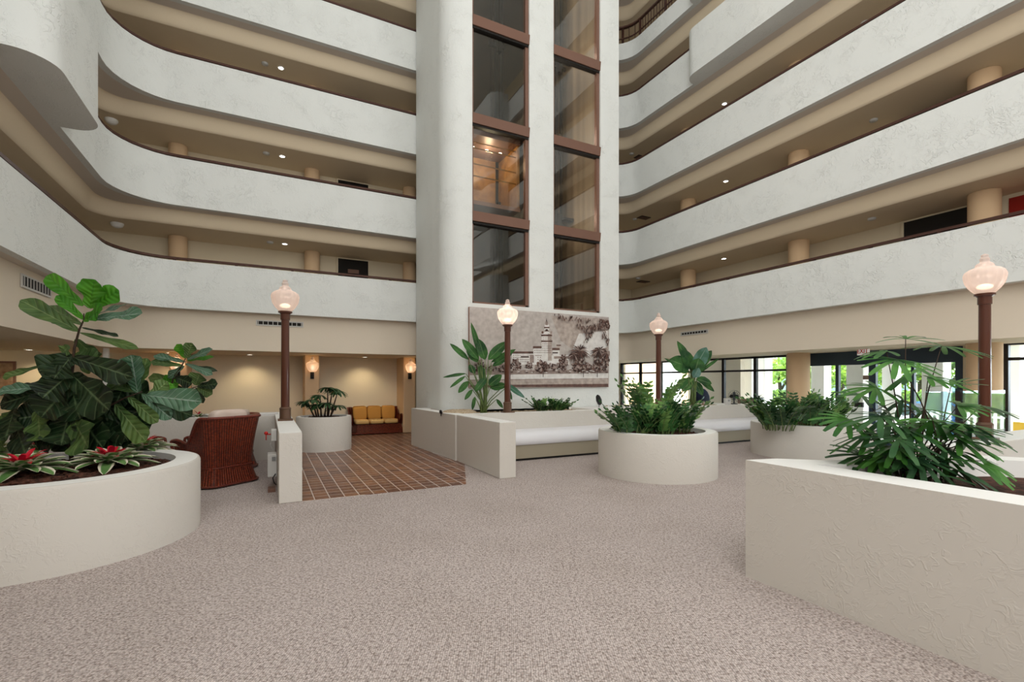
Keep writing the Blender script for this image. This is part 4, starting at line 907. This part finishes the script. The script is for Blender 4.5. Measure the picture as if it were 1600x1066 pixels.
m = MB(); st = MB()
for i, (x, y, dx, dy, Y, mi) in enumerate(hubs):
    h = P(x, y, Y); d = Vector((CA*dx, -SA*dx, -dy*.45))+TOCAM*random.uniform(-.5, .6)
    fan(m, h, d, (Z*1.0+TOCAM*random.uniform(.0, .45)).normalized(), random.randint(6, 9), .27*random.uniform(.8, 1.2), .042, 3.3, .16, mi)
    s0 = base+Vector((random.uniform(-.3, .35), random.uniform(-.12, .2), 0)); s0.x = max(s0.x, 4.02); s0.y = min(s0.y, 2.0)
    mid = (s0*.4+h*.6)+Vector((0, 0, .08)); st.tube([s0, s0*.75+mid*.25+Z*.03, mid, h], [.009, .008, .005, .003], 6)
build_at(m, 'foliage', PLM, t); build_at(st, 'stem', TWIG, t)
t = thing('lady_palm', 'little lady palm with three thin trunks in the small round planter on the tiles', 'plant', (cA[0], cA[1], .76))
m = MB(); st = MB(); Ya = dep_y(505, cA[1])
for (x, y, tx) in ((488, 625, 495), (500, 618, 502), (520, 608, 512), (528, 612, 516), (478, 628, 492), (510, 630, 507), (512, 606, 512), (494, 632, 498), (526, 634, 515)):
    h = P(x, y, Ya+random.uniform(-.2, .2)); s0 = P(tx, 650, Ya); s0.z = .76
    st.tube([s0, s0*.5+h*.5+Vector((0, 0, .02)), h], [.022, .018, .008], 7)
    for k in range(3):
        a = random.uniform(0, 6.28); fan(m, h, (math.cos(a), math.sin(a), .25), Z, 7, .27, .05, 3.0, .5, random.randint(0, 1))
build_at(m, 'foliage', [PALMD, PALMD], t); build_at(st, 'stem', TWIG, t)
# zz plants
def zz(t, spots, hrange, lean, seed, ls=.075, light_n=3):
    random.seed(seed); m = MB(); st = MB()
    for k, (x, y, z) in enumerate(spots):
        L = random.uniform(*hrange); a = math.atan2(y-t['cy'], x-t['cx'])+random.uniform(-.7, .7); ln = random.uniform(.1, lean)
        ln *= .75; d = Vector((math.cos(a)*ln, math.sin(a)*ln, 1)).normalized(); out = Vector((math.cos(a), math.sin(a), 0)); mi = 1 if k % light_n == 0 and light_n else 0
        pts = [Vector((x, y, z))+d*L*q+out*.28*L*q*q-Z*.12*L*q*q for q in [i/8 for i in range(9)]]
        st.tube(pts, [.011-.008*i/8 for i in range(9)], 5)
        n = random.randint(7, 10)
        for i in range(n):
            q = .22+.76*i/n; f = q*8; j = int(f); p = pts[j]+(pts[min(j+1, 8)]-pts[j])*(f-j); tg = (pts[min(j+1, 8)]-pts[max(j-1, 0)]).normalized()
            sd = tg.cross(Z if abs(tg.z) < .95 else Vector((math.sin(a*3), math.cos(a*3), 0))).normalized()
            az = random.uniform(-.3, .3); sd = (sd*math.cos(az)+tg.cross(sd)*math.sin(az)).normalized()
            for sg in (-1, 1): leaf(m, p, sd*sg*.8+tg*.62, tg.cross(sd), 1.3*ls*random.uniform(.85, 1.15)*(1-.3*q*q), ls*.58, ELLP, .12, .1, 0, 4, 2, mi)
        leaf(m, pts[-1], (pts[-1]-pts[-2]), sd, ls*.8, ls*.35, ELLP, 0, .1, 0, 4, 2, mi)
    del t['cx']; del t['cy']
    build_at(m, 'foliage', [ZZ, ZZL], t); build_at(st, 'stem', STEM, t)
def zzt(cx, cy, z, r, n, hr, lean, seed, label, ls=.075, ln=4):
    n = int(n*2.1)
    t = thing('zz_plant', label, 'plant', (cx, cy, z)); t['cx'] = cx; t['cy'] = cy; random.seed(seed+50); sp = []
    for _ in range(n):
        a = random.uniform(0, 6.28); q = r*math.sqrt(random.random()); sp.append((cx+q*math.cos(a), cy+q*math.sin(a), z))
    bpy.context.view_layer.update(); zz(t, sp, hr, lean, seed, ls, ln)
def onB(px, v, z): return on_y(px, v)
zzt(on_y(988, 6.4), 6.4, .69, .22, 16, (.45, .70), .9, 1, 'bushy glossy plant at the left side of the middle round planter', .10)
zzt(on_y(1026, 6.3), 6.3, .69, .26, 18, (.45, .72), .5, 2, 'bushy glossy plant in the centre of the middle round planter', .10)
zzt(on_y(1062, 6.5), 6.5, .69, .22, 14, (.45, .78), .7, 3, 'bushy glossy plant at the right side of the middle round planter', .10)
zzt(on_y(1022, 7.0), 7.0, .69, .3, 12, (.9, 1.2), .22, 4, 'tall pale new fronds standing behind the others in the middle round planter', .12, 1)
zzt(on_y(1215, 6.4), 6.4, .63, .3, 20, (.5, .85), .7, 5, 'leafy glossy plant at the left side of the planter nearer the doors', .11)
zzt(on_y(1258, 6.3), 6.3, .63, .3, 20, (.5, .95), .5, 6, 'leafy glossy plant in the middle of the planter nearer the doors', .11)
zzt(on_y(1296, 6.5), 6.5, .63, .3, 16, (.5, .85), .6, 7, 'leafy glossy plant at the right side of the planter nearer the doors', .11)
zzt(on_y(845, 9.95), 9.95, HW-.05, .12, 7, (.3, .42), 1.2, 8, 'low sprawling glossy plant in the long planter below the mural, left one', .085)
zzt(on_y(868, 9.95), 9.95, HW-.05, .14, 10, (.3, .46), 1.6, 9, 'low sprawling glossy plant in the long planter below the mural, right one', .085)
# birds of paradise
random.seed(5)
def paradise(label, base, Y, lst, mats, wsc=1.0):
    t = thing('bird_of_paradise_plant', label, 'plant', base); m = MB(); st = MB()
    for (jx, jy, tx, ty, w, mi, face, dz) in lst:
        j = P(jx, jy, Y+dz*.3); tip = P(tx, ty, Y+dz); b0 = base+Vector((random.uniform(-.07, .07), random.uniform(-.07, .07), 0))
        mid = b0*.5+j*.5+(b0-j).cross(Z)*0; mid.x = b0.x*.65+j.x*.35; mid.y = b0.y*.65+j.y*.35
        st.tube([b0, mid, j], [.016, .013, .007], 6)
        d = tip-j; up = (Z*(1-face)+TOCAM*face)
        if abs(d.normalized().dot(up.normalized())) > .93: up = TOCAM+Vector((.4, .1, 0))
        leaf(m, j, d, up, d.length, w/F*Y*wsc, PADP, 0, .3, .08, 12, 6, mi)
    build_at(m, 'foliage', mats, t); build_at(st, 'stem', STEM, t)
YP = dep_y(757, 10.0); bs = P(757, 643, YP); bs.z = HW-.06
paradise('bird of paradise plant with long upright leaves beside the lit lamp, left of the mural', bs, YP, [
 (752, 560, 736, 504, 9, 0, .8, 0), (748, 562, 722, 530, 14, 0, .7, 0), (746, 566, 730, 538, 16, 0, .9, .1), (732, 562, 703, 537, 9, 0, .8, 0), (758, 562, 748, 530, 16, 0, .9, -.1), (763, 562, 792, 534, 16, 0, .9, 0), (768, 566, 806, 546, 10, 0, .7, .1), (770, 572, 800, 553, 11, 0, .8, -.1),
 (728, 584, 692, 590, 6, 0, .6, 0), (727, 588, 703, 606, 6, 0, .7, -.1), (732, 596, 716, 614, 10, 0, .9, 0), (738, 609, 726, 625, 7, 0, .9, 0), (742, 620, 738, 641, 6, 0, .9, 0), (760, 590, 742, 612, 12, 0, .8, -.1), (764, 602, 784, 586, 15, 0, .9, -.1), (766, 606, 792, 602, 13, 0, .8, 0), (790, 600, 820, 622, 9, 1, .7, 0), (792, 605, 800, 625, 6, 0, .9, 0), (776, 624, 786, 638, 6, 0, .9, 0), (750, 570, 757, 600, 12, 0, .9, .1), (742, 584, 733, 570, 10, 0, .8, .2)], [BOP, BOPS])
YP = dep_y(1085, 9.9); bs = P(1083, 632, YP); bs.z = HW+.013
paradise('bird of paradise plant with wide leaves behind the middle planter, before the window wall', bs, YP, [
 (1080, 575, 1058, 533, 14, 0, .8, 0), (1078, 575, 1046, 562, 26, 0, .8, 0), (1082, 578, 1066, 545, 18, 0, .9, 0), (1086, 574, 1104, 543, 22, 1, .9, 0), (1088, 576, 1112, 548, 16, 0, .9, .1), (1086, 580, 1092, 560, 24, 0, 1, -.1), (1076, 580, 1052, 574, 16, 0, .7, -.1), (1074, 582, 1038, 560, 7, 0, .6, 0), (1090, 584, 1124, 560, 6, 0, .5, 0),
 (1088, 592, 1112, 600, 14, 0, .7, 0), (1090, 590, 1116, 612, 10, 0, .8, .1), (1080, 590, 1066, 612, 18, 0, .9, 0), (1084, 590, 1092, 575, 14, 1, .9, -.1), (1074, 592, 1056, 608, 14, 0, .9, -.1), (1086, 596, 1098, 618, 12, 0, .9, .1)], [BOP, BOPS])
random.seed(21)
# ---------------------------------------------------------------- small things
m = MB(); NN = 28
prof = [(.42, 0), (.40, .05), (.33, .09), (.24, .115), (.17, .115), (.13, .09), (.11, .02)]
vs = []
for r, z in prof:
    for k in range(NN): a = 2*PI*k/NN; q = 1+.1*math.sin(3*a)+random.uniform(-.04, .04); vs.append((r*q*math.cos(a), r*.8*q*math.sin(a), z+random.uniform(-.01, .01)))
m.add(vs, [(i*NN+k, i*NN+(k+1) % NN, (i+1)*NN+(k+1) % NN, (i+1)*NN+k) for i in range(len(prof)-1) for k in range(NN)])
p = P(719, 640, dep_y(719, 10.15)); o = m.build('coral_rock', SAND, loc=(p.x, p.y, HW-.06), smooth=True); tag(o, 'low tan coral rock with a hollow in the long planter, left of the paradise plant', 'rock')
def uplight(x, v, z, label, s=1.0, tilt=.5, rot=0):
    t = thing('garden_uplight', label, 'spotlight', (x, v, z), rot)
    m = MB(); m.tube([(0, 0, 0), (0, 0, .10*s)], .01, 6); m.build('stake', BLACK, t)
    m = MB(); d = Vector((-math.sin(tilt), 0, math.cos(tilt))); c = Vector((0, 0, .16*s)); m.tube([c-d*.11*s, c-d*.08*s, c+d*.02*s, c+d*.12*s, c+d*.16*s], [.02*s, .055*s, .07*s, .05*s, .015*s], 14); m.build('housing', BLACK, t, smooth=True)
uplight(on_y(936, 10.3), 10.3, HW+.001, 'black egg-shaped spotlight leaning on the white ledge under the mural', 1.1, .45, .3)
uplight(on_y(841, 10.2), 10.2, HW-.06, 'black spotlight beside the low glossy plants under the mural', 1.0, -.2)
uplight(on_y(689, 9.98), 9.98, HW-.06, 'small dark spotlight near the left end of the long planter', .5, .9, 1)
p = at(1040, 676, .70); t = thing('garden_uplight', 'small grey ground spotlight at the front of the middle round planter', 'spotlight', (p.x, p.y+.05, .70))
m = MB(); m.box(-.035, .035, -.03, .03, 0, .11); m.build('housing', mat('grey_metal', srgb(120, 124, 126), .4, .5), t, bevel=.008); m = MB(); m.box(-.028, .028, -.034, -.03, .05, .1); m.build('lens', GREYW, t)
# boxes on the stub wall
RED = mat('red_plastic', srgb(190, 40, 36), .4)
t = thing('fire_pull_box', 'white alarm box with red knob fixed high on the left stub wall', 'alarm box', (.125, 8.6, .80))
m = MB(); m.box(-.08, 0, -.12, .12, -.10, .08); m.build('box', GREYW, t, bevel=.01); m = MB(); m.blob((-.15, 0, .02), .03, 10); m.tube([(-.15, 0, .0), (-.15, 0, -.09)], .008); m.tube([(-.08, 0, .0), (-.15, 0, -.0)], .01); m.build('knob', RED, t, smooth=True)
m = MB(); m.tube([(-.05, 0, -.1), (-.09, 0, -.16), (-.05, .02, -.27)], .007, 6); m.build('cable', GREYW, t)
t = thing('outlet_box', 'white utility box with grey socket fixed lower on the left stub wall', 'utility box', (.125, 8.35, .50))
m = MB(); m.box(-.13, 0, -.14, .14, -.32, .03); m.build('box', GREYW, t, bevel=.012); m = MB(); m.box(-.07, -.02, -.16, -.14, -.07, -.01); m.build('socket', mat('grey_socket', srgb(140, 140, 138), .5), t)
m = MB(); m.tube([(-.02, -.15, -.27), (-.06, -.18, -.33), (-.04, -.19, -.40), (-.01, -.16, -.44)], .008, 6); m.build('cable', BLACK, t, smooth=True)
m = MB(); m.box(-.1, 0, -.1, .1, 0, .05); tag(m.build('floor_outlet', BRONZE, loc=(.1, 8.05, .001)), 'little brown floor box at the foot of the left stub wall', 'outlet')
# on the counter behind the bench
cz_ = HW+.001
def cpos(px, v=9.9): return on_y(px, v)
t = thing('table_fan', 'small black table fan on the white counter behind the bench', 'fan', (cpos(1147), 9.9, cz_), -.5)
m = MB(); m.lathe([(0, 0), (.1, 0), (.1, .02), (.02, .035), (.018, .1), (0, .1)], n=18); m.build('base', BLACK, t, smooth=True, angle=40)
m = MB(); c = Vector((0, 0, .24))
for r in (.06, .12, .18): m.tube([c+Vector((r*math.cos(a*PI/12), -.05*(1-r/.3), r*math.sin(a*PI/12))) for a in range(25)], .004, 5, cap=False)
for a in range(16): m.tube([c+Vector((.03*math.cos(a*PI/8), -.055, .03*math.sin(a*PI/8))), c+Vector((.18*math.cos(a*PI/8), -.02, .18*math.sin(a*PI/8)))], .003, 4)
m.build('guard', BLACK, t)
m = MB()
for k in range(4): a = k*PI/2; leaf(m, c, (math.cos(a), 0, math.sin(a)), Vector((.3, -1, 0)), .15, .11, PADP, 0, .05, 0, 5, 2)
m.tube([c, c+Vector((0, .12, 0))], [.03, .045], 10); m.build('blade', BLACK, t)
t = thing('speaker_box', 'small white box with a dial left of the table fan', 'box', (cpos(1134), 9.85, cz_), -.5)
m = MB(); m.box(-.085, .085, -.07, .07, 0, .19); m.build('body', GREYW, t, bevel=.015); m = MB(); m.lathe([(0, 0), (.03, 0), (.03, .01), (0, .01)], n=14); o = m.build('dial', mat('grey_dial', srgb(150, 150, 150), .4), t); o.location = (.02, -.07, .12); o.rotation_euler = (PI/2, 0, 0)
m = MB(); m.box(-.2, .2, -.12, .12, 0, .14); tag(m.build('cardboard_box', mat('brown_card', srgb(120, 92, 76), .8), loc=(cpos(1165, 10.1), 10.1, cz_), rot=-.5, bevel=.004), 'low brown box between the table fan and the grey flower pot', 'box')
m = MB(); m.box(-.16, .16, -.11, .11, 0, .03); tag(m.build('paper_stack', CAPW, loc=(cpos(1122, 10.0), 10.0, cz_), rot=-.4), 'flat stack of white papers on the counter, left of the white box', 'papers')
m = MB(); m.blob((0, 0, .05), .05, 8, (1, .8, 1)); m.blob((.01, 0, .1), .03, 8); tag(m.build('figurine', mat('tan_figurine', srgb(150, 125, 110), .6), loc=(cpos(1099, 9.8), 9.8, cz_), smooth=True), 'tiny tan figurine on the counter beside the navy chair', 'ornament')
POTG = mat('pale_grey_pot', srgb(196, 200, 206), .5)
t = thing('potted_plant', 'pale grey flower pot with leafy green plant at the right end of the counter', 'plant', (cpos(1183, 9.9), 9.9, cz_))
m = MB(); m.lathe([(0, 0), (.15, 0), (.19, .17), (.2, .18), (.17, .18), (.15, .14), (0, .14)], n=24); m.build('pot', POTG, t, smooth=True, angle=40)
m = MB()
for k in range(46):
    a = random.uniform(0, 6.28); el = random.uniform(0, 1.2); leaf(m, (0, 0, .14), (math.cos(a)*math.cos(el), math.sin(a)*math.cos(el), math.sin(el)), Z, random.uniform(.2, .42), .06, PADP, .5, .15, .05, 6, 2)
m.build('foliage', ZZ, t, smooth=True)
NAVY = mat('navy_fabric', srgb(28, 36, 62), .7)
pch = P(1098, 640, 16.4)
t = thing('office_chair', 'navy high-back office chair behind the counter, half hidden by big leaves', 'chair', (pch.x, pch.y, 0), 2.4)
m = MB(); m.blob((0, -.22, .98), .5, 16, (.52, .16, .85)); m.build('backrest', NAVY, t, smooth=True)
m = MB(); m.blob((0, 0, .5), .3, 16, (1, .95, .28)); m.build('seat', NAVY, t, smooth=True)
m = MB(); m.tube([(0, 0, .08), (0, 0, .46)], .03, 10); [m.tube([(0, 0, .1), (.3*math.cos(k*1.2566), .3*math.sin(k*1.2566), .03)], .02, 6) for k in range(5)]; m.build('base', BLACK, t)
# picture on the far left wall
t = thing('picture_frame', 'brown framed picture on the lobby wall at the far left edge', 'picture', (on_y(6, 15.93), RB-.004, 1.72))
m = MB(); m.box(-.45, .2, -.04, 0, -.42, .42); m.build('frame', BRONZE, t); m = MB(); m.box(-.40, .15, -.045, -.04, -.37, .37); m.build('print', sepia(7, srgb(190, 160, 130), srgb(120, 90, 70)), t)

# ---------------------------------------------------------------- outdoors beyond the glass
GZ = -.6
GRASS = mat('lawn', srgb(120, 150, 60), .9, var=(3, .5, srgb(86, 120, 44)), bump=(60, .6, .02)); ASPH = mat('pale_asphalt', srgb(176, 174, 170), .9, bump=(60, .3, .01)); CONC = mat('pale_concrete', srgb(214, 210, 202), .85, bump=(30, .2, .01))
b = MB(); b.box(13.7, 70, -40, 90, GZ-.2, GZ); struct(b.build('ground', GRASS))
b = MB(); b.box(13.6, 17.5, -12, 30, GZ-.1, -.02); struct(b.build('floor', CONC))
b = MB(); b.box(17.8, 24.95, -40, 90, GZ, GZ+.02); tag(b.build('road', ASPH), 'pale asphalt driveway outside the entrance doors', 'road')
t = thing('entrance_canopy', 'white entrance canopy with slatted ceiling outside the windows', 'canopy')
b = MB(); b.box(13.6, 18.6, -8, 26, 2.78, 3.3); b.build('roof', CAPW, t); b = MB()
for k in range(60): b.box(13.7, 18.5, -7.8+k*.56, -7.5+k*.56, 2.73, 2.78)
b.build('ceiling_slat', CONC, t)
for i, (px, u, w_) in enumerate(((1283, 17, .22), (1342, 16.2, .24), (1393, 17, .18), (1463, 16.4, .24), (1172, 16.0, .2), (1192, 17, .24), (1050, 17.2, .3), (1585, 18.5, .16))):
    m = MB(); m.box(-w_, w_, -w_, w_, 0, 2.735); y = on_x(px, u); o = m.build('column', CAPW, loc=(u, y, -.019), bevel=.02)
    tag(o, 'square white column outside under the canopy, %s' % ('seen through the left door pane', 'filling the second door pane from the left', 'seen through the third door pane', 'seen through the fourth door pane', 'left of two seen through the window wall', 'right of two seen through the window wall', 'behind the bird of paradise leaves', 'slim one in the right edge window')[i], 'column')
y0, y1 = on_x(1160, 15.2), on_x(1078, 15.2); b = MB(); b.box(15.1, 15.3, y0, y1, 0, 2.72); tag(b.build('partition_wall', TAN), 'tan partition wall outside, seen through the window wall behind the table fan', 'wall')
p = P(1357, 590, dep_x(1357, 15.8)); m = MB(); m.box(-.02, 0, -.14, .14, -.06, .06); tag(m.build('wall_plaque', BRONZE, loc=(15.85, on_x(1357, 15.85), p.z)), 'small grey plaque on the white column outside the second door pane', 'sign')
# hedge, fence, trees, cars, building
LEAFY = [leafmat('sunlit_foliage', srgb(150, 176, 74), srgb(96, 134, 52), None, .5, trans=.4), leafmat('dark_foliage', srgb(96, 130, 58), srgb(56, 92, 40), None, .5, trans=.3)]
def cloud(m, c, r, n, s, mi=0):
    for _ in range(n):
        while True:
            q = Vector((random.uniform(-1, 1), random.uniform(-1, 1), random.uniform(-1, 1)))
            if .45 < q.length < 1: break
        p = Vector((c[0]+q.x*r[0], c[1]+q.y*r[1], c[2]+q.z*r[2])); a = Vector((random.gauss(0, 1), random.gauss(0, 1), random.gauss(0, 1))).normalized(); b3 = a.cross(Vector((random.gauss(0, 1), random.gauss(0, 1), random.gauss(0, 1)))).normalized(); e = s*random.uniform(.6, 1.3)
        m.add([p-a*e, p+b3*e*.5, p+a*e, p-b3*e*.5], [(0, 1, 2, 3)], mi, [(0, 0), (1, 0), (1, 1), (0, 1)])
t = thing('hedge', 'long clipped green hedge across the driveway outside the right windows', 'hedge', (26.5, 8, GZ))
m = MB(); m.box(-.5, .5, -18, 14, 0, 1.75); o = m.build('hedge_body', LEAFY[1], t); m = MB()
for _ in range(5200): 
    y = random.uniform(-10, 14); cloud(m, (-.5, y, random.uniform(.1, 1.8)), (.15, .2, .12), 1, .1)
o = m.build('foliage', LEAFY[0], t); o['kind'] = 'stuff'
t = thing('picket_fence', 'white picket fence outside before the hedge', 'fence', (25.2, 0, GZ))
m = MB()
for k in range(150): m.box(-.02, .02, -8+k*.2, -8+k*.2+.09, .05, 1.0)
m.build('picket', CAPW, t)['kind'] = 'stuff'
m = MB(); m.box(.02, .05, -8, 22, .3, .38); m.box(.02, .05, -8, 22, .8, .88); m.build('fence_rail', CAPW, t)
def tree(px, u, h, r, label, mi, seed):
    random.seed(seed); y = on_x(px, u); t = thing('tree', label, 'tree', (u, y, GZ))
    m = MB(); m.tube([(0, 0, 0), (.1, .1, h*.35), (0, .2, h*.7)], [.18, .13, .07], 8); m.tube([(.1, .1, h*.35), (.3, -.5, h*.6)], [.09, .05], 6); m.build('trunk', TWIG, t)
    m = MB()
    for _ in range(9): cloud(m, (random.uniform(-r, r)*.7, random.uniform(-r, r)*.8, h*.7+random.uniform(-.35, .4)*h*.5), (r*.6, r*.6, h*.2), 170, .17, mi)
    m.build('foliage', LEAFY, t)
tree(1285, 30, 5.0, 2.4, 'sunlit bushy tree seen through the left door pane', 0, 1); tree(1318, 33, 5.5, 2.6, 'pale green tree seen through the second door pane', 0, 2)
tree(1400, 29, 5.0, 2.2, 'yellow-green tree seen through the third door pane', 0, 3); tree(1440, 32, 6.0, 2.4, 'leafy tree between the third and fourth door panes', 0, 4); tree(1482, 28, 5.2, 1.9, 'darker green tree seen through the fourth door pane', 1, 5)
tree(1220, 30.5, 4.6, 2.2, 'bright yellow-green tree seen through the right end of the window wall', 0, 6); tree(1596, 30, 5.2, 2.0, 'green tree behind the hedge at the right edge window', 1, 7)
t = thing('palm_tree', 'slender palm tree outside the right edge window', 'tree', (29, on_x(1586, 29), GZ))
m = MB(); m.tube([(0, 0, 0), (.05, .05, 2.2), (.0, .1, 4.0)], [.16, .12, .1], 10); m.build('trunk', CONC, t); m = MB()
for k in range(16): a = k*2.4; leaf(m, (0, .1, 4.0), (math.cos(a), math.sin(a), .5), Z, 1.7, .5, PADP, .7, .3, .3, 8, 4)
m.build('foliage', LEAFY[0], t)
t = thing('apartment_building', 'pale low building far outside with dark window bands', 'building', (44, 18, GZ))
m = MB(); m.box(0, 8, -16, 22, 0, 7); m.build('wall', CONC, t); m = MB(); m.box(-.2, 8.2, -16.2, 22.2, 7, 7.3); m.build('roof', CAPW, t)
for k in range(9):
    for z in (1.2, 4.2): m = MB(); m.box(-.04, 0, -15+k*4, -12.6+k*4, z, z+1.3); m.build('window', WING if False else mat('far_pane', srgb(110, 130, 140), .2) if 'far_pane' not in bpy.data.materials else bpy.data.materials['far_pane'], t)
t = thing('house', 'peach coloured house seen through the left part of the window wall', 'building', (28, on_x(1022, 28), GZ))
m = MB(); m.box(0, 6, -4, 5, 0, 4.2); m.build('wall', mat('peach_wall', srgb(226, 178, 140), .8), t); m = MB(); m.add([(-.4, -4.4, 4.2), (6.4, -4.4, 4.2), (6.4, 5.4, 4.2), (-.4, 5.4, 4.2), (3, -4.4, 5.6), (3, 5.4, 5.6)], [(0, 1, 4), (2, 3, 5), (0, 4, 5, 3), (1, 2, 5, 4), (3, 2, 1, 0)]); m.build('roof', COLM, t)
CG = mat('car_window_glass', srgb(30, 36, 42), .08); TYR = mat('tyre_rubber', srgb(28, 28, 28), .8)
def car(px, u, col, label, name='car', rot=0):
    t = thing(name, label, 'car', (u, on_x(px, u), GZ+.02), rot)
    body = [(-2.15, .35), (-2.2, .62), (-2.05, .84), (-1.2, .95), (-.6, 1.38), (.7, 1.42), (1.55, .98), (2.1, .9), (2.2, .6), (2.15, .35)]
    m = MB(); L = []
    for x, q in ((-.86, .93), (-.9, 1), (-.62, None), (.62, None), (.9, 1), (.86, .93)):
        L.append([(x if z < 1.0 or abs(x) < .7 else x*.78, y, z) for y, z in body])
    m.loops(L, closed_u=True); m.poly(L[0][::-1]); m.poly(L[-1]); m.build('body', mat(name+'_paint_%d' % px, col, .25, .3, coat=.6), t, smooth=True, angle=35)
    for s in (-1, 1):
        m = MB(); m.add([(s*.91, -1.05, .98), (s*.74, -.55, 1.32), (s*.74, .62, 1.35), (s*.91, 1.35, 1.0)], [(0, 1, 2, 3)]); m.build('side_window', CG, t)
        for y in (-1.35, 1.4): m = MB(); m.tube([(s*.72, y, .33), (s*.93, y, .33)], .33, 18); m.build('wheel', TYR, t)
    for (y0, z0, y1, z1) in ((-1.17, .98, -.63, 1.36), (1.5, 1.02, .75, 1.40)):
        m = MB(); sg = -1 if y0 < 0 else 1; m.add([(-.72, y0+sg*.02, z0+.02), (.72, y0+sg*.02, z0+.02), (.6, y1+sg*.02, z1+.01), (-.6, y1+sg*.02, z1+.01)], [(0, 1, 2, 3)]); m.build('windshield', CG, t)
car(1625, 21.5, srgb(50, 110, 160), 'blue car parked outside the right edge window')
car(1475, 24, srgb(70, 130, 180), 'light blue car seen low through the fourth door pane'); car(1370, 21.5, srgb(225, 228, 232), 'white car seen low through the third door pane'); car(1290, 24, srgb(200, 205, 210), 'silver car seen low through the left door panes')
p = at(1596, 672, GZ+.4)
t = thing('road_sign', 'small yellow sign low outside the right edge window', 'sign', (17.2, on_x(1597, 17.2), -.02), 0)
m = MB(); m.tube([(0, 0, 0), (0, 0, .5)], .02, 6); m.build('post', GREYW, t); m = MB(); m.box(-.03, -.02, -.16, .16, .12, .62); m.build('plate', mat('yellow_sign', srgb(225, 180, 50), .5), t)

# ---------------------------------------------------------------- sub-parts hang under the part that carries them
SUB = {'bulb': 'globe', 'braid': 'frame', 'louver': 'frame', 'slot': 'frame', 'lens': 'trim_ring', 'cable': 'box', 'socket': 'box', 'lettering': 'sign_body', 'windshield': 'body', 'side_window': 'body', 'gravel': 'soil', 'sign_plate': 'shade_panel'}
for o in list(C.objects):
    k = o.name.split('.')[0]
    if o.parent and o.parent.type == 'EMPTY' and k in SUB:
        sib = [q for q in o.parent.children if q.name.split('.')[0] == SUB[k]]
        if sib: o.parent = sib[0]; o.matrix_parent_inverse = sib[0].matrix_basis.inverted()
